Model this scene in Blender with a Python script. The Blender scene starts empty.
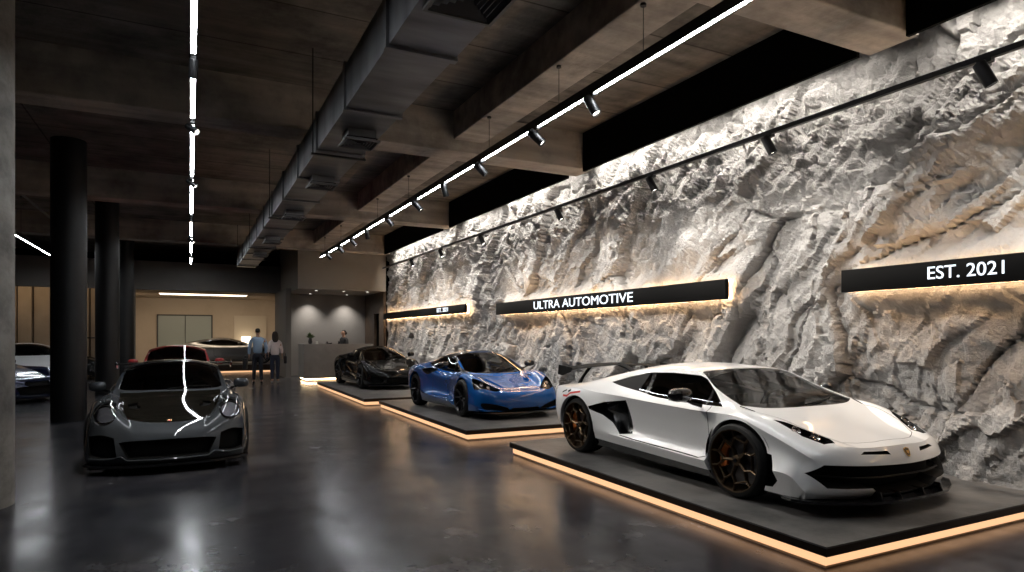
import bpy, bmesh, math, random
import numpy as np
from mathutils import Vector, Matrix, noise
PI = math.pi
R = math.radians
COL = bpy.context.scene.collection
SC = bpy.context.scene

# ------------------------------------------------------------------ materials
MATS = {}
def nodes_of(name):
    m = bpy.data.materials.new(name); m.use_nodes = True
    nt = m.node_tree
    return m, nt, nt.nodes['Principled BSDF']

def pbr(name, col, rough=.5, metal=0., coat=0., coat_rough=.03, emit=None, estr=0., trans=0., ior=1.45, spec=.5,
        noise_amt=0., noise_scale=8., bump=0., bump_scale=60., rough_amt=0.):
    if name in MATS: return MATS[name]
    m, nt, b = nodes_of(name)
    b.inputs['Base Color'].default_value = (*col, 1)
    b.inputs['Roughness'].default_value = rough
    b.inputs['Metallic'].default_value = metal
    b.inputs['Coat Weight'].default_value = coat
    b.inputs['Coat Roughness'].default_value = coat_rough
    b.inputs['IOR'].default_value = ior
    b.inputs['Specular IOR Level'].default_value = spec
    if trans: b.inputs['Transmission Weight'].default_value = trans
    if emit:
        b.inputs['Emission Color'].default_value = (*emit, 1)
        b.inputs['Emission Strength'].default_value = estr
    L = nt.links.new; N = nt.nodes.new
    tc = None
    if noise_amt or bump or rough_amt:
        tc = N('ShaderNodeTexCoord')
    if noise_amt:
        n = N('ShaderNodeTexNoise'); n.inputs['Scale'].default_value = noise_scale; n.inputs['Detail'].default_value = 6
        L(tc.outputs['Object'], n.inputs['Vector'])
        r = N('ShaderNodeMapRange'); r.inputs['From Min'].default_value = .3; r.inputs['From Max'].default_value = .7
        r.inputs['To Min'].default_value = 1 - noise_amt; r.inputs['To Max'].default_value = 1 + noise_amt
        L(n.outputs['Fac'], r.inputs['Value'])
        mx = N('ShaderNodeMix'); mx.data_type = 'RGBA'; mx.blend_type = 'MULTIPLY'; mx.inputs[0].default_value = 1
        mx.inputs[6].default_value = (*col, 1); L(r.outputs['Result'], mx.inputs[7])
        L(mx.outputs[2], b.inputs['Base Color'])
    if rough_amt:
        n = N('ShaderNodeTexNoise'); n.inputs['Scale'].default_value = noise_scale * .6; n.inputs['Detail'].default_value = 5
        L(tc.outputs['Object'], n.inputs['Vector'])
        r = N('ShaderNodeMapRange'); r.inputs['From Min'].default_value = .3; r.inputs['From Max'].default_value = .7
        r.inputs['To Min'].default_value = max(.02, rough - rough_amt); r.inputs['To Max'].default_value = rough + rough_amt
        L(n.outputs['Fac'], r.inputs['Value']); L(r.outputs['Result'], b.inputs['Roughness'])
    if bump:
        n = N('ShaderNodeTexNoise'); n.inputs['Scale'].default_value = bump_scale; n.inputs['Detail'].default_value = 4
        L(tc.outputs['Object'], n.inputs['Vector'])
        bp = N('ShaderNodeBump'); bp.inputs['Strength'].default_value = bump; bp.inputs['Distance'].default_value = .02
        L(n.outputs['Fac'], bp.inputs['Height']); L(bp.outputs['Normal'], b.inputs['Normal'])
    MATS[name] = m
    return m

def glass(name, tint=(.25, .27, .28), refl=.12):
    """thin tinted window glass: tinted see-through with a clear fresnel reflection"""
    if name in MATS: return MATS[name]
    m = bpy.data.materials.new(name); m.use_nodes = True; nt = m.node_tree; nt.nodes.clear()
    N = nt.nodes.new; L = nt.links.new
    o = N('ShaderNodeOutputMaterial'); mix = N('ShaderNodeMixShader')
    t = N('ShaderNodeBsdfTransparent'); t.inputs[0].default_value = (*tint, 1)
    g = N('ShaderNodeBsdfGlossy'); g.inputs['Roughness'].default_value = .015
    f = N('ShaderNodeFresnel'); f.inputs[0].default_value = 1.5
    ad = N('ShaderNodeMath'); ad.operation = 'ADD'; ad.inputs[1].default_value = refl * .3
    L(f.outputs[0], ad.inputs[0]); L(ad.outputs[0], mix.inputs[0]); L(t.outputs[0], mix.inputs[1]); L(g.outputs[0], mix.inputs[2])
    L(mix.outputs[0], o.inputs[0]); MATS[name] = m
    return m

def emis(name, col, strength):
    return pbr(name, (.02, .02, .02), .5, emit=col, estr=strength)

# ------------------------------------------------------------------ objects
def link(name, bm, mats, parent=None, smooth=40, loc=None):
    me = bpy.data.meshes.new(name)
    bm.normal_update()
    bm.to_mesh(me); bm.free()
    if not isinstance(mats, (list, tuple)): mats = [mats]
    for m in mats: me.materials.append(m)
    if smooth is not None:
        for p in me.polygons: p.use_smooth = True
        me.set_sharp_from_angle(angle=R(smooth))
    o = bpy.data.objects.new(name, me); COL.objects.link(o)
    if parent is not None: o.parent = parent
    if loc is not None: o.location = loc
    return o

def tag(o, label=None, cat=None, group=None, kind=None):
    if label: o['label'] = label
    if cat: o['category'] = cat
    if group: o['group'] = group
    if kind: o['kind'] = kind
    return o

def thing(name, label, cat, loc=(0, 0, 0), rz=0, scale=None, group=None):
    o = bpy.data.objects.new(name, None); COL.objects.link(o)
    o.location = loc; o.rotation_euler = (0, 0, rz); o.empty_display_size = .1
    if scale is not None: o.scale = scale if isinstance(scale, (tuple, list)) else (scale,) * 3
    return tag(o, label, cat, group)

def copy_tree(o, parent=None):
    c = o.copy(); COL.objects.link(c)
    if parent is not None: c.parent = parent
    for ch in list(o.children): copy_tree(ch, c)
    return c

def NB(): return bmesh.new()

def box(bm, x0, x1, y0, y1, z0, z1, mi=0, bev=0.):
    r = bmesh.ops.create_cube(bm, size=1)
    vs = r['verts']
    for v in vs:
        v.co = Vector((x0 + (v.co.x + .5) * (x1 - x0), y0 + (v.co.y + .5) * (y1 - y0), z0 + (v.co.z + .5) * (z1 - z0)))
    fs = {f for v in vs for f in v.link_faces}
    for f in fs: f.material_index = mi
    if bev:
        es = list({e for v in vs for e in v.link_edges})
        rr = bmesh.ops.bevel(bm, geom=es, offset=bev, segments=2, affect='EDGES', profile=.5)
        for f in rr['faces']: f.material_index = mi
    return vs

def frame_of(d):
    d = d.normalized()
    u = d.orthogonal().normalized()
    return u, d.cross(u)

def tube(bm, pts, r, seg=10, mi=0, caps=True, closed=False, flat=None):
    """sweep a circle (radius r or list) along pts; flat=(vector up, ratio) squashes the section"""
    pts = [Vector(p) for p in pts]; n = len(pts)
    rr = r if isinstance(r, (list, tuple)) else [r] * n
    rings = []; u = None
    for i, p in enumerate(pts):
        if closed: d = pts[(i + 1) % n] - pts[i - 1]
        else: d = pts[min(i + 1, n - 1)] - pts[max(i - 1, 0)]
        d.normalize()
        if flat:
            w = Vector(flat[0]); s = d.cross(w).normalized(); w2 = s.cross(d).normalized()
            ring = [bm.verts.new(p + (s * math.cos(a) + w2 * flat[1] * math.sin(a)) * rr[i]) for a in [2 * PI * k / seg for k in range(seg)]]
        else:
            if u is None: u = d.orthogonal().normalized()
            u = (u - d * u.dot(d)).normalized(); w = d.cross(u)
            ring = [bm.verts.new(p + (u * math.cos(a) + w * math.sin(a)) * rr[i]) for a in [2 * PI * k / seg for k in range(seg)]]
        rings.append(ring)
    rng = n if closed else n - 1
    for i in range(rng):
        A, B = rings[i], rings[(i + 1) % n]
        for k in range(seg):
            f = bm.faces.new((A[k], A[(k + 1) % seg], B[(k + 1) % seg], B[k])); f.material_index = mi
    if caps and not closed:
        f = bm.faces.new(rings[0][::-1]); f.material_index = mi
        f = bm.faces.new(rings[-1]); f.material_index = mi
    return rings

def lathe(bm, prof, seg=32, mi=0, axis='z', closed=False, M=None):
    """prof: list of (radius, height)"""
    rings = []
    for r, h in prof:
        ring = []
        for k in range(seg):
            a = 2 * PI * k / seg
            if axis == 'z': c = Vector((r * math.cos(a), r * math.sin(a), h))
            elif axis == 'y': c = Vector((r * math.sin(a), h, r * math.cos(a)))
            else: c = Vector((h, r * math.cos(a), r * math.sin(a)))
            if M is not None: c = M @ c
            ring.append(bm.verts.new(c))
        rings.append(ring)
    n = len(rings)
    for i in range(n if closed else n - 1):
        A, B = rings[i], rings[(i + 1) % n]
        for k in range(seg):
            f = bm.faces.new((A[k], A[(k + 1) % seg], B[(k + 1) % seg], B[k])); f.material_index = mi
    if not closed:
        for ring in (rings[0][::-1], rings[-1]):
            if (ring[0].co - ring[1].co).length > 1e-5:
                f = bm.faces.new(ring); f.material_index = mi
    return rings

def prism(bm, poly, z0, z1, mi=0, M=None):
    """extrude a 2D polygon from z0 to z1 (then transform by M)"""
    a = [Vector((x, y, z0)) for x, y in poly]; b = [Vector((x, y, z1)) for x, y in poly]
    if M is not None: a = [M @ p for p in a]; b = [M @ p for p in b]
    va = [bm.verts.new(p) for p in a]; vb = [bm.verts.new(p) for p in b]
    n = len(poly)
    fs = [bm.faces.new(va[::-1]), bm.faces.new(vb)]
    for i in range(n): fs.append(bm.faces.new((va[i], va[(i + 1) % n], vb[(i + 1) % n], vb[i])))
    for f in fs: f.material_index = mi
    return fs

def fixn(bm):
    bmesh.ops.recalc_face_normals(bm, faces=bm.faces[:]); return bm

def bevel_all(bm, w, seg=2, ang=30):
    bm.normal_update()
    es = [e for e in bm.edges if len(e.link_faces) == 2 and e.calc_face_angle(0) > R(ang)]
    bmesh.ops.bevel(bm, geom=es, offset=w, segments=seg, affect='EDGES', profile=.5)
    return bm

# ------------------------------------------------------------------ surface loft
def _bessel(t, P):
    n = len(t); T = np.zeros_like(P)
    if n == 2:
        T[:] = (P[1] - P[0]) / (t[1] - t[0]); return T
    h = np.diff(t); d = np.diff(P, axis=0) / h[:, None]
    for i in range(1, n - 1):
        T[i] = (h[i] * d[i - 1] + h[i - 1] * d[i]) / (h[i - 1] + h[i])
    T[0] = 2 * d[0] - T[1]; T[-1] = 2 * d[-1] - T[-2]
    return T

def spl(P, cuts, counts, mirror_end=False, t=None):
    """interpolating spline through P (n,3); broken at index cuts; counts[i] samples per span"""
    P = np.asarray(P, float); n = len(P)
    if t is None:
        h = np.linalg.norm(np.diff(P, axis=0), axis=1); h = np.maximum(h, 1e-3) ** .75
        t = np.concatenate([[0], np.cumsum(h)])
    segs = sorted({0, n - 1} | set(cuts)); out = []
    for a, b in zip(segs[:-1], segs[1:]):
        p = P[a:b + 1]; tt = t[a:b + 1]
        if mirror_end and b == n - 1:
            q = p[-2] * np.array([1, -1, 1]); p2 = np.vstack([p, q]); t2 = np.append(tt, 2 * tt[-1] - tt[-2])
            T = _bessel(t2, p2)[:-1]
        else: T = _bessel(tt, p)
        for i in range(len(p) - 1):
            h = tt[i + 1] - tt[i]; c = counts[a + i]
            for k in range(c):
                s = k / c
                out.append((2*s**3 - 3*s*s + 1) * p[i] + (s**3 - 2*s*s + s) * h * T[i] + (-2*s**3 + 3*s*s) * p[i+1] + (s**3 - s*s) * h * T[i+1])
    out.append(P[-1])
    return np.array(out)

def loft(G, ucut=(), vcut=(), ures=.05, vres=.045):
    """G[station][line] half grid, last line on the centre (y=0). Returns a bmesh"""
    G = np.asarray(G, float); nu, nv = G.shape[:2]
    uh = np.linalg.norm(np.diff(G, axis=0), axis=2).max(axis=1)
    uc = [max(2, int(round(x / ures))) for x in uh]
    vh = np.linalg.norm(np.diff(G, axis=1), axis=2).max(axis=0)
    vc = [max(2, int(round(x / vres))) for x in vh]
    tu = np.concatenate([[0], np.cumsum(np.maximum(np.linalg.norm(np.diff(G, axis=0), axis=2).mean(axis=1), 1e-3) ** .8)])
    A = np.array([spl(G[:, j], ucut, uc, t=tu) for j in range(nv)])        # nv, NU, 3
    B = np.array([spl(A[:, i], vcut, vc, mirror_end=True) for i in range(A.shape[1])])   # NU, NV, 3
    B[:, -1, 1] = 0
    bm = bmesh.new()
    V = [[bm.verts.new(p) for p in row] for row in B]
    for i in range(len(V) - 1):
        for j in range(len(V[0]) - 1):
            try: bm.faces.new((V[i][j], V[i + 1][j], V[i + 1][j + 1], V[i][j + 1]))
            except ValueError: pass
    bmesh.ops.remove_doubles(bm, verts=bm.verts[:], dist=1e-4)
    bm.normal_update()
    # outward = away from the car's core
    s = sum((f.normal.dot(f.calc_center_median() - Vector((f.calc_center_median().x * .8, 0, .45)))) for f in bm.faces)
    if s < 0: bmesh.ops.reverse_faces(bm, faces=bm.faces[:])
    bm.normal_update()
    return bm

# ------------------------------------------------------------------ carving
AX = {'y': (0, 2), 'z': (0, 1), 'x': (1, 2)}
def pip(x, y, poly):
    c = False; n = len(poly); j = n - 1
    for i in range(n):
        xi, yi = poly[i]; xj, yj = poly[j]
        if (yi > y) != (yj > y) and x < (xj - xi) * (y - yi) / (yj - yi) + xi: c = not c
        j = i
    return c

def smooth_poly(pts, n=4, closed=True):
    """Catmull-Rom through 2D points; a point given with a third item stays a sharp corner"""
    m = len(pts); out = []
    for i in range(m if closed else m - 1):
        p1, p2 = pts[i], pts[(i + 1) % m]; p0 = pts[i - 1] if (closed or i) else p1; p3 = pts[(i + 2) % m] if (closed or i + 2 < m) else p2
        a1 = len(p1) > 2; a2 = len(p2) > 2
        t1 = [(p2[k] - p0[k]) / 2 if not a1 else (p2[k] - p1[k]) for k in (0, 1)]
        t2 = [(p3[k] - p1[k]) / 2 if not a2 else (p2[k] - p1[k]) for k in (0, 1)]
        for q in range(n):
            s = q / n
            out.append(tuple((2*s**3 - 3*s*s + 1) * p1[k] + (s**3 - 2*s*s + s) * t1[k] + (-2*s**3 + 3*s*s) * p2[k] + (s**3 - s*s) * t2[k] for k in (0, 1)))
    if not closed: out.append(tuple(pts[-1][:2]))
    return out

def carve(bm, poly, axis, cond=None):
    ia, ib = AX[axis]; n = len(poly); bm.normal_update()
    xs = [p[0] for p in poly]; ys = [p[1] for p in poly]; mg = .004
    X0, X1, Y0, Y1 = min(xs) - mg, max(xs) + mg, min(ys) - mg, max(ys) + mg
    def near(f, x0, x1, y0, y1):
        a = [v.co[ia] for v in f.verts]
        if max(a) < x0 or min(a) > x1: return False
        b = [v.co[ib] for v in f.verts]
        return not (max(b) < y0 or min(b) > y1)
    pool = [f for f in bm.faces if near(f, X0, X1, Y0, Y1) and (cond is None or cond(f.calc_center_median(), f.normal))]
    for i in range(n):
        p, q = poly[i], poly[(i + 1) % n]
        x0, x1 = min(p[0], q[0]) - mg, max(p[0], q[0]) + mg; y0, y1 = min(p[1], q[1]) - mg, max(p[1], q[1]) + mg
        fs = [f for f in pool if f.is_valid and near(f, x0, x1, y0, y1)]
        if not fs: continue
        co = Vector((0, 0, 0)); co[ia], co[ib] = p[0], p[1]
        no = Vector((0, 0, 0)); no[ia], no[ib] = -(q[1] - p[1]), q[0] - p[0]
        if no.length < 1e-9: continue
        no.normalize()
        geom = list({v for f in fs for v in f.verts}) + list({e for f in fs for e in f.edges}) + fs
        fset = set(fs)
        r = bmesh.ops.bisect_plane(bm, geom=geom, dist=1e-5, plane_co=co, plane_no=no)
        new = {g for g in r['geom'] if isinstance(g, bmesh.types.BMFace)}
        pool = [f for f in pool if f.is_valid and f not in fset] + [f for f in new if f.is_valid]
        for f in fset:
            if f.is_valid and f not in new: pool.append(f)
    res = []
    for f in set(pool):
        if not f.is_valid: continue
        c = f.calc_center_median()
        if pip(c[ia], c[ib], poly): res.append(f)
    return res

def border_loops(faces):
    fs = set(faces)
    return [e for f in fs for e in f.edges if sum(1 for g in e.link_faces if g in fs) == 1]

def copy_faces(faces):
    """faces -> (new bmesh, map old vert -> new vert)"""
    nb = bmesh.new(); mp = {}
    for f in faces:
        vs = []
        for v in f.verts:
            if v not in mp: mp[v] = nb.verts.new(v.co)
            vs.append(mp[v])
        try: g = nb.faces.new(vs); g.material_index = 0
        except ValueError: pass
    nb.normal_update()
    return nb, mp

def walls(nb, edges, mp_top, mp_bot, mi=0):
    for e in edges:
        a, b = e.verts
        if mp_top[a] is mp_bot[a]: continue
        try: f = nb.faces.new((mp_top[a], mp_top[b], mp_bot[b], mp_bot[a])); f.material_index = mi
        except ValueError: pass

def take_panel(bm, faces, push=-.006, lip=.02, on_center=True):
    """lift faces out of bm as their own mesh, pushed along the normals; the hole in bm gets a lip"""
    edges = [e for e in set(border_loops(faces)) if not all(abs(v.co.y) < 1e-5 for v in e.verts)]
    vn = {v: v.normal.copy() for f in faces for v in f.verts}
    nb, mp = copy_faces(faces)
    for v, w in mp.items():
        n = vn[v].copy()
        if abs(v.co.y) < 1e-5: n.y = 0; n.normalize()
        w.co = v.co + n * push
    # lip on the body
    low = {}
    hole = [e for e in edges if len(e.link_faces) == 2]
    for e in hole:
        for v in e.verts:
            if v not in low:
                n = vn[v].copy()
                if abs(v.co.y) < 1e-5: n.y = 0
                low[v] = bm.verts.new(v.co - n * lip)
    pairs = [(e.verts[0], e.verts[1]) for e in hole]
    bmesh.ops.delete(bm, geom=faces, context='FACES')
    for a, b in pairs:
        if a.is_valid and b.is_valid:
            try: bm.faces.new((a, b, low[b], low[a]))
            except ValueError: pass
    for v in list(low.values()):
        if v.is_valid and not v.link_faces: bm.verts.remove(v)
    return nb

def take_pocket(bm, faces, vec, shrink=1.0):
    """turn faces into a recess: walls + floor moved by vec, its own mesh"""
    vec = Vector(vec)
    edges = [e for e in set(border_loops(faces)) if not all(abs(v.co.y) < 1e-5 for v in e.verts)]
    vs = {v for f in faces for v in f.verts}
    cen = sum((v.co for v in vs), Vector()) / max(1, len(vs))
    nb = bmesh.new()
    top = {v: nb.verts.new(v.co) for v in vs}
    bot = {}
    for v in vs:
        p = cen + (v.co - cen) * shrink + vec
        if abs(v.co.y) < 1e-5: p.y = 0
        bot[v] = nb.verts.new(p)
    for f in faces:
        try: nb.faces.new([bot[v] for v in f.verts])
        except ValueError: pass
    for e in edges:
        a, b = e.verts
        try: nb.faces.new((top[a], top[b], bot[b], bot[a]))
        except ValueError: pass
    for v in list(top.values()):
        if not v.link_faces: nb.verts.remove(v)
    bmesh.ops.delete(bm, geom=faces, context='FACES')
    nb.normal_update()
    return nb

def take_out(bm, faces):
    nb, mp = copy_faces(faces)
    bmesh.ops.delete(bm, geom=faces, context='FACES')
    return nb

def groove(bm, pts, w, axis, cond, depth=.012, mi=1):
    """a panel gap along a 2D polyline, sunk into the surface (faces stay in bm, material mi)"""
    for (x0, y0), (x1, y1) in zip(pts[:-1], pts[1:]):
        d = math.hypot(x1 - x0, y1 - y0)
        if d < 1e-6: continue
        nx, ny = -(y1 - y0) / d * w / 2, (x1 - x0) / d * w / 2; ex, ey = (x1 - x0) / d * w * .3, (y1 - y0) / d * w * .3
        q = [(x0 + nx - ex, y0 + ny - ey), (x1 + nx + ex, y1 + ny + ey), (x1 - nx + ex, y1 - ny + ey), (x0 - nx - ex, y0 - ny - ey)]
        for f in carve(bm, q, axis, cond): f.material_index = mi

def mirrored(bm, weld=True):
    nb = bm.copy()
    geom = nb.verts[:] + nb.edges[:] + nb.faces[:]
    r = bmesh.ops.duplicate(nb, geom=geom)
    vs = [g for g in r['geom'] if isinstance(g, bmesh.types.BMVert)]
    fs = [g for g in r['geom'] if isinstance(g, bmesh.types.BMFace)]
    for v in vs: v.co.y = -v.co.y
    bmesh.ops.reverse_faces(nb, faces=fs)
    if weld:
        mid = [v for v in nb.verts if abs(v.co.y) < 1e-4]
        bmesh.ops.remove_doubles(nb, verts=mid, dist=2e-4)
    return nb

def flip(bm):
    nb = bm.copy()
    for v in nb.verts: v.co.y = -v.co.y
    bmesh.ops.reverse_faces(nb, faces=nb.faces[:])
    return nb

def both(name, bm, mats, parent, smooth=40, label=None):
    """a symmetric part as one mesh"""
    o = link(name, mirrored(bm), mats, parent, smooth); bm.free()
    if label: o['label'] = label
    return o

def pair(name, bm, mats, parent, smooth=40, label=None):
    """one part on each side"""
    b2 = flip(bm)
    o = [link(name, bm, mats, parent, smooth), link(name, b2, mats, parent, smooth)]
    if label:
        for q in o: q['label'] = label
    return o
# ------------------------------------------------------------------ car paint and trim
def M_black(): return pbr('black_trim', (.008, .008, .009), .35, spec=.4)
def M_carbon(): return pbr('gloss_black', (.006, .006, .007), .22, coat=.6)
def M_matte(): return pbr('matte_black', (.006, .006, .006), .75, spec=.2)
def M_rubber(): return pbr('tyre_rubber', (.010, .010, .010), .7, spec=.3)
def M_disc(): return pbr('brake_disc_steel', (.18, .17, .17), .35, metal=1)
def M_chrome(): return pbr('chrome', (.7, .7, .72), .12, metal=1)
def M_lampglass(): return glass('lamp_lens', (.55, .57, .6), .2)
def M_wind(): return glass('windscreen_glass', (.36, .38, .38), .1)
def M_side(): return glass('side_glass', (.12, .125, .13), .1)
def M_seat(): return pbr('dark_upholstery', (.012, .012, .013), .8)

# ------------------------------------------------------------------ wheels
def spoke_bar(bm, a0, r0, a1, r1, y0, y1, w0, w1, d):
    """one bar of a spoke in the wheel plane, angles in radians"""
    p = Vector((r0 * math.sin(a0), y0, r0 * math.cos(a0))); q = Vector((r1 * math.sin(a1), y1, r1 * math.cos(a1)))
    dr = (q - p).normalized(); s = dr.cross(Vector((0, 1, 0))).normalized()
    for c, w in ((p, w0), (q, w1)): pass
    top = [p + s * w0, p - s * w0, q - s * w1, q + s * w1]
    rid = [p + Vector((0, d * .35, 0)), q + Vector((0, d * .35, 0))]
    bot = [v - Vector((0, d, 0)) for v in top]
    t = [bm.verts.new(v) for v in top]; r = [bm.verts.new(v) for v in rid]; b = [bm.verts.new(v) for v in bot]
    for q4 in ((t[0], r[0], r[1], t[3]), (r[0], t[1], t[2], r[1]), (b[0], t[0], t[3], b[3]), (t[1], b[1], b[2], t[2]), (b[1], b[0], b[3], b[2])): bm.faces.new(q4)
    bm.faces.new((t[0], b[0], b[1], t[1], r[0])); bm.faces.new((t[3], r[1], t[2], b[2], b[3]))

def make_wheel(parent, pos, side, Rt=.345, Wd=.26, Rr=.262, style='y5', rim_mat=None, cal_mat=None, phase=0.):
    """tyre with rim, disc and caliper; side=+1 faces +y"""
    bm = NB()
    hw = Wd / 2
    prof = [(Rr - .004, hw - .02), (Rr + .006, hw - .004), (Rr + .02, hw), (Rt - .055, hw + .004), (Rt - .022, hw - .006), (Rt - .006, hw - .03), (Rt, hw - .055),
            (Rt, hw - .06), (Rt - .006, hw - .064), (Rt - .006, hw - .07), (Rt, hw - .074), (Rt, .006), (Rt - .006, .003), (Rt - .006, -.003), (Rt, -.006)]
    prof = prof + [(r, -y) for r, y in prof[:11]][::-1]
    lathe(bm, prof, 56, axis='y', closed=True)
    fixn(bm)
    w = link('wheel', bm, M_rubber(), parent, 30)
    rm = rim_mat or M_black()
    bm = NB()
    # barrel and lip
    lathe(bm, [(Rr + .004, hw - .012), (Rr + .002, hw - .002), (Rr - .012, hw - .001), (Rr - .016, hw - .012), (Rr - .022, hw - .05), (Rr - .03, -hw + .03), (Rr, -hw + .01), (Rr + .002, -hw + .012)], 56, axis='y', closed=True)
    yf = hw - .02; yh = hw - .045
    if style == 'y5':
        n = 5
        for k in range(n):
            a = 2 * PI * k / n + phase; fk = 2 * PI / n * .25
            spoke_bar(bm, a, .03, a, Rr * .52, yh, yf - .005, .018, .012, .03)
            for s in (-1, 1):
                spoke_bar(bm, a, Rr * .47, a + s * fk * .95, Rr * .74, yf - .006, yf, .010, .009, .028)
                spoke_bar(bm, a + s * fk * .95, Rr * .715, a + s * fk * .82, Rr - .008, yf - .001, yf + .008, .009, .009, .026)
            spoke_bar(bm, a + fk * .95, Rr * .73, a + 2 * PI / n - fk * .95, Rr * .73, yf - .002, yf - .002, .008, .008, .02)
    elif style == 'twin10':
        n = 5
        for k in range(n):
            a = 2 * PI * k / n + phase
            for s in (-1, 1):
                spoke_bar(bm, a + s * .1, .045, a + s * .2, Rr - .008, yh, yf + .006, .014, .017, .03)
    else:
        n = 10
        for k in range(n):
            a = 2 * PI * k / n + phase
            spoke_bar(bm, a, .04, a + .12, Rr - .008, yh, yf + .006, .013, .015, .028)
    lathe(bm, [(.001, yh + .012), (.034, yh + .012), (.052, yh + .004), (.06, yh - .02), (.06, yh - .06), (.001, yh - .06)], 24, axis='y')
    fixn(bm)
    rim = link('rim', bm, rm, w, 30)
    bm = NB(); lathe(bm, [(.001, yh + .026), (.016, yh + .026), (.022, yh + .02), (.022, yh + .008)], 12, axis='y'); fixn(bm)
    link('hub_nut', bm, M_carbon(), w, 30)
    bm = NB(); lathe(bm, [(.05, .012), (Rr * .78, .012), (Rr * .78, -.016), (.05, -.016)], 40, axis='y', closed=True); fixn(bm)
    link('brake_disc', bm, M_disc(), w, 30)
    bm = NB()
    n = 8; a0, a1 = R(55), R(115)
    ring = []
    for i in range(n + 1):
        a = a0 + (a1 - a0) * i / n
        ring.append([bm.verts.new((r * math.sin(a), y, r * math.cos(a))) for r, y in ((Rr * .56, .045), (Rr * .84, .045), (Rr * .86, -.03), (Rr * .56, -.03))])
    for i in range(n):
        for k in range(4): bm.faces.new((ring[i][k], ring[i][(k + 1) % 4], ring[i + 1][(k + 1) % 4], ring[i + 1][k]))
    bm.faces.new(ring[0]); bm.faces.new(ring[-1][::-1]); fixn(bm)
    link('brake_caliper', bm, cal_mat or M_black(), w, 30)
    if side < 0:
        w.rotation_euler = (0, 0, PI)
    w.location = pos
    return w

def arch_poly(cx, cz, r, n=40, flat=0):
    return [(cx + r * math.cos(2 * PI * k / n), cz + r * math.sin(2 * PI * k / n)) for k in range(n)]

def cut_arch(bm, cx, cz, r, ymin=.5):
    fs = carve(bm, arch_poly(cx, cz, r), 'y', lambda c, n: c.y > ymin and n.y > -.2 and c.z < cz + r + .02)
    bm.normal_update()
    # straight inward lip
    edges = [e for e in set(border_loops(fs)) if len(e.link_faces) == 2]
    low = {}
    for e in edges:
        for v in e.verts:
            if v not in low: low[v] = bm.verts.new(v.co + Vector((0, -.05, 0)))
    prs = [tuple(e.verts) for e in edges]
    bmesh.ops.delete(bm, geom=fs, context='FACES')
    for a, b in prs:
        if a.is_valid and b.is_valid:
            try: bm.faces.new((a, b, low[b], low[a]))
            except ValueError: pass

def liner(bm, cx, cz, r, y0, y1, zmin, n=28):
    th = math.asin(max(-1, min(1, (zmin - cz) / r)))
    rings = []
    for i in range(n + 1):
        a = th + (PI - 2 * th) * i / n
        rings.append([bm.verts.new((cx + r * math.cos(a), y, cz + r * math.sin(a))) for y in (y0, y1)])
    for i in range(n): bm.faces.new((rings[i][0], rings[i][1], rings[i + 1][1], rings[i + 1][0]))
    bm.faces.new([q[0] for q in rings])

def make_seat(parent, x, y, mat, z=.22):
    bm = NB()
    tube(bm, [(x + .28, y, z + .12), (x + .1, y, z + .1), (x - .1, y, z + .09), (x - .2, y, z + .2), (x - .3, y, z + .42), (x - .38, y, z + .62)], [.13, .15, .16, .16, .15, .12], 12, flat=((0, 1, 0), 1.35))
    tube(bm, [(x - .38, y, z + .62), (x - .42, y, z + .72), (x - .44, y, z + .80)], [.07, .085, .06], 10, flat=((0, 1, 0), 1.3))
    fixn(bm)
    return link('seat', bm, mat, parent, 50)

def make_steering(parent, x, y, z, mat, r=.17):
    bm = NB()
    M = Matrix.Translation((x, y, z)) @ Matrix.Rotation(R(-65), 4, 'Y')
    pts = [M @ Vector((r * math.cos(a), r * math.sin(a), 0)) for a in [2 * PI * k / 24 for k in range(24)]]
    tube(bm, pts, .016, 8, closed=True)
    for a in (PI / 2, -PI / 2, PI):
        tube(bm, [M @ Vector((0, 0, -.02)), M @ Vector((r * math.cos(a), r * math.sin(a), 0))], .014, 6)
    tube(bm, [M @ Vector((0, 0, .0)), M @ Vector((0, 0, -.06))], .05, 12)
    fixn(bm)
    return link('steering_wheel', bm, mat, parent, 50)

def make_wiper(parent, pts, r=.008):
    bm = NB(); tube(bm, pts, r, 6); fixn(bm)
    return link('wiper', bm, M_matte(), parent, 50)

def make_mirror(parent, x, y, z, w=.2, h=.11, d=.09, cap=None, foot=(-.02, -.14, -.09), side=1):
    """door mirror: shell, glass and stalk; the shell faces +x"""
    bm = NB()
    n = 14; rings = []
    for k, (fx, s) in enumerate(((-.5, .86), (-.42, .97), (-.1, 1.0), (.2, .88), (.42, .6), (.5, .2))):
        rings.append([bm.verts.new((x + fx * d, y + s * w / 2 * (abs(math.cos(a)) ** .7) * (1 if math.cos(a) > 0 else -1), z + s * h / 2 * (abs(math.sin(a)) ** .7) * (1 if math.sin(a) > 0 else -1))) for a in [2 * PI * i / n for i in range(n)]])
    for A, B in zip(rings[:-1], rings[1:]):
        for i in range(n): bm.faces.new((A[i], A[(i + 1) % n], B[(i + 1) % n], B[i]))
    bm.faces.new(rings[0][::-1]); bm.faces.new(rings[-1]); 
    tb = NB(); tube(tb, [(x, y - .03, z - h * .3), (x + foot[0] * .5, y + foot[1] * .6, z + foot[2] * .8), (x + foot[0], y + foot[1], z + foot[2])], [.018, .014, .02], 8); fixn(tb)
    gb = NB(); a = [gb.verts.new((x - .5 * d - .002, y + sy * w * .4, z + sz * h * .38)) for sy, sz in ((-1, -1), (1, -1), (1, 1), (-1, 1))]; gb.faces.new(a[::-1])
    fixn(bm)
    if side < 0:
        bm, tb, gb = flip(bm), flip(tb), flip(gb)
    m = link('mirror', bm, cap or M_carbon(), parent, 45)
    link('mirror_stalk', tb, M_carbon(), m, 45)
    link('mirror_glass', gb, M_chrome(), m, None)
    return m

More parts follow.
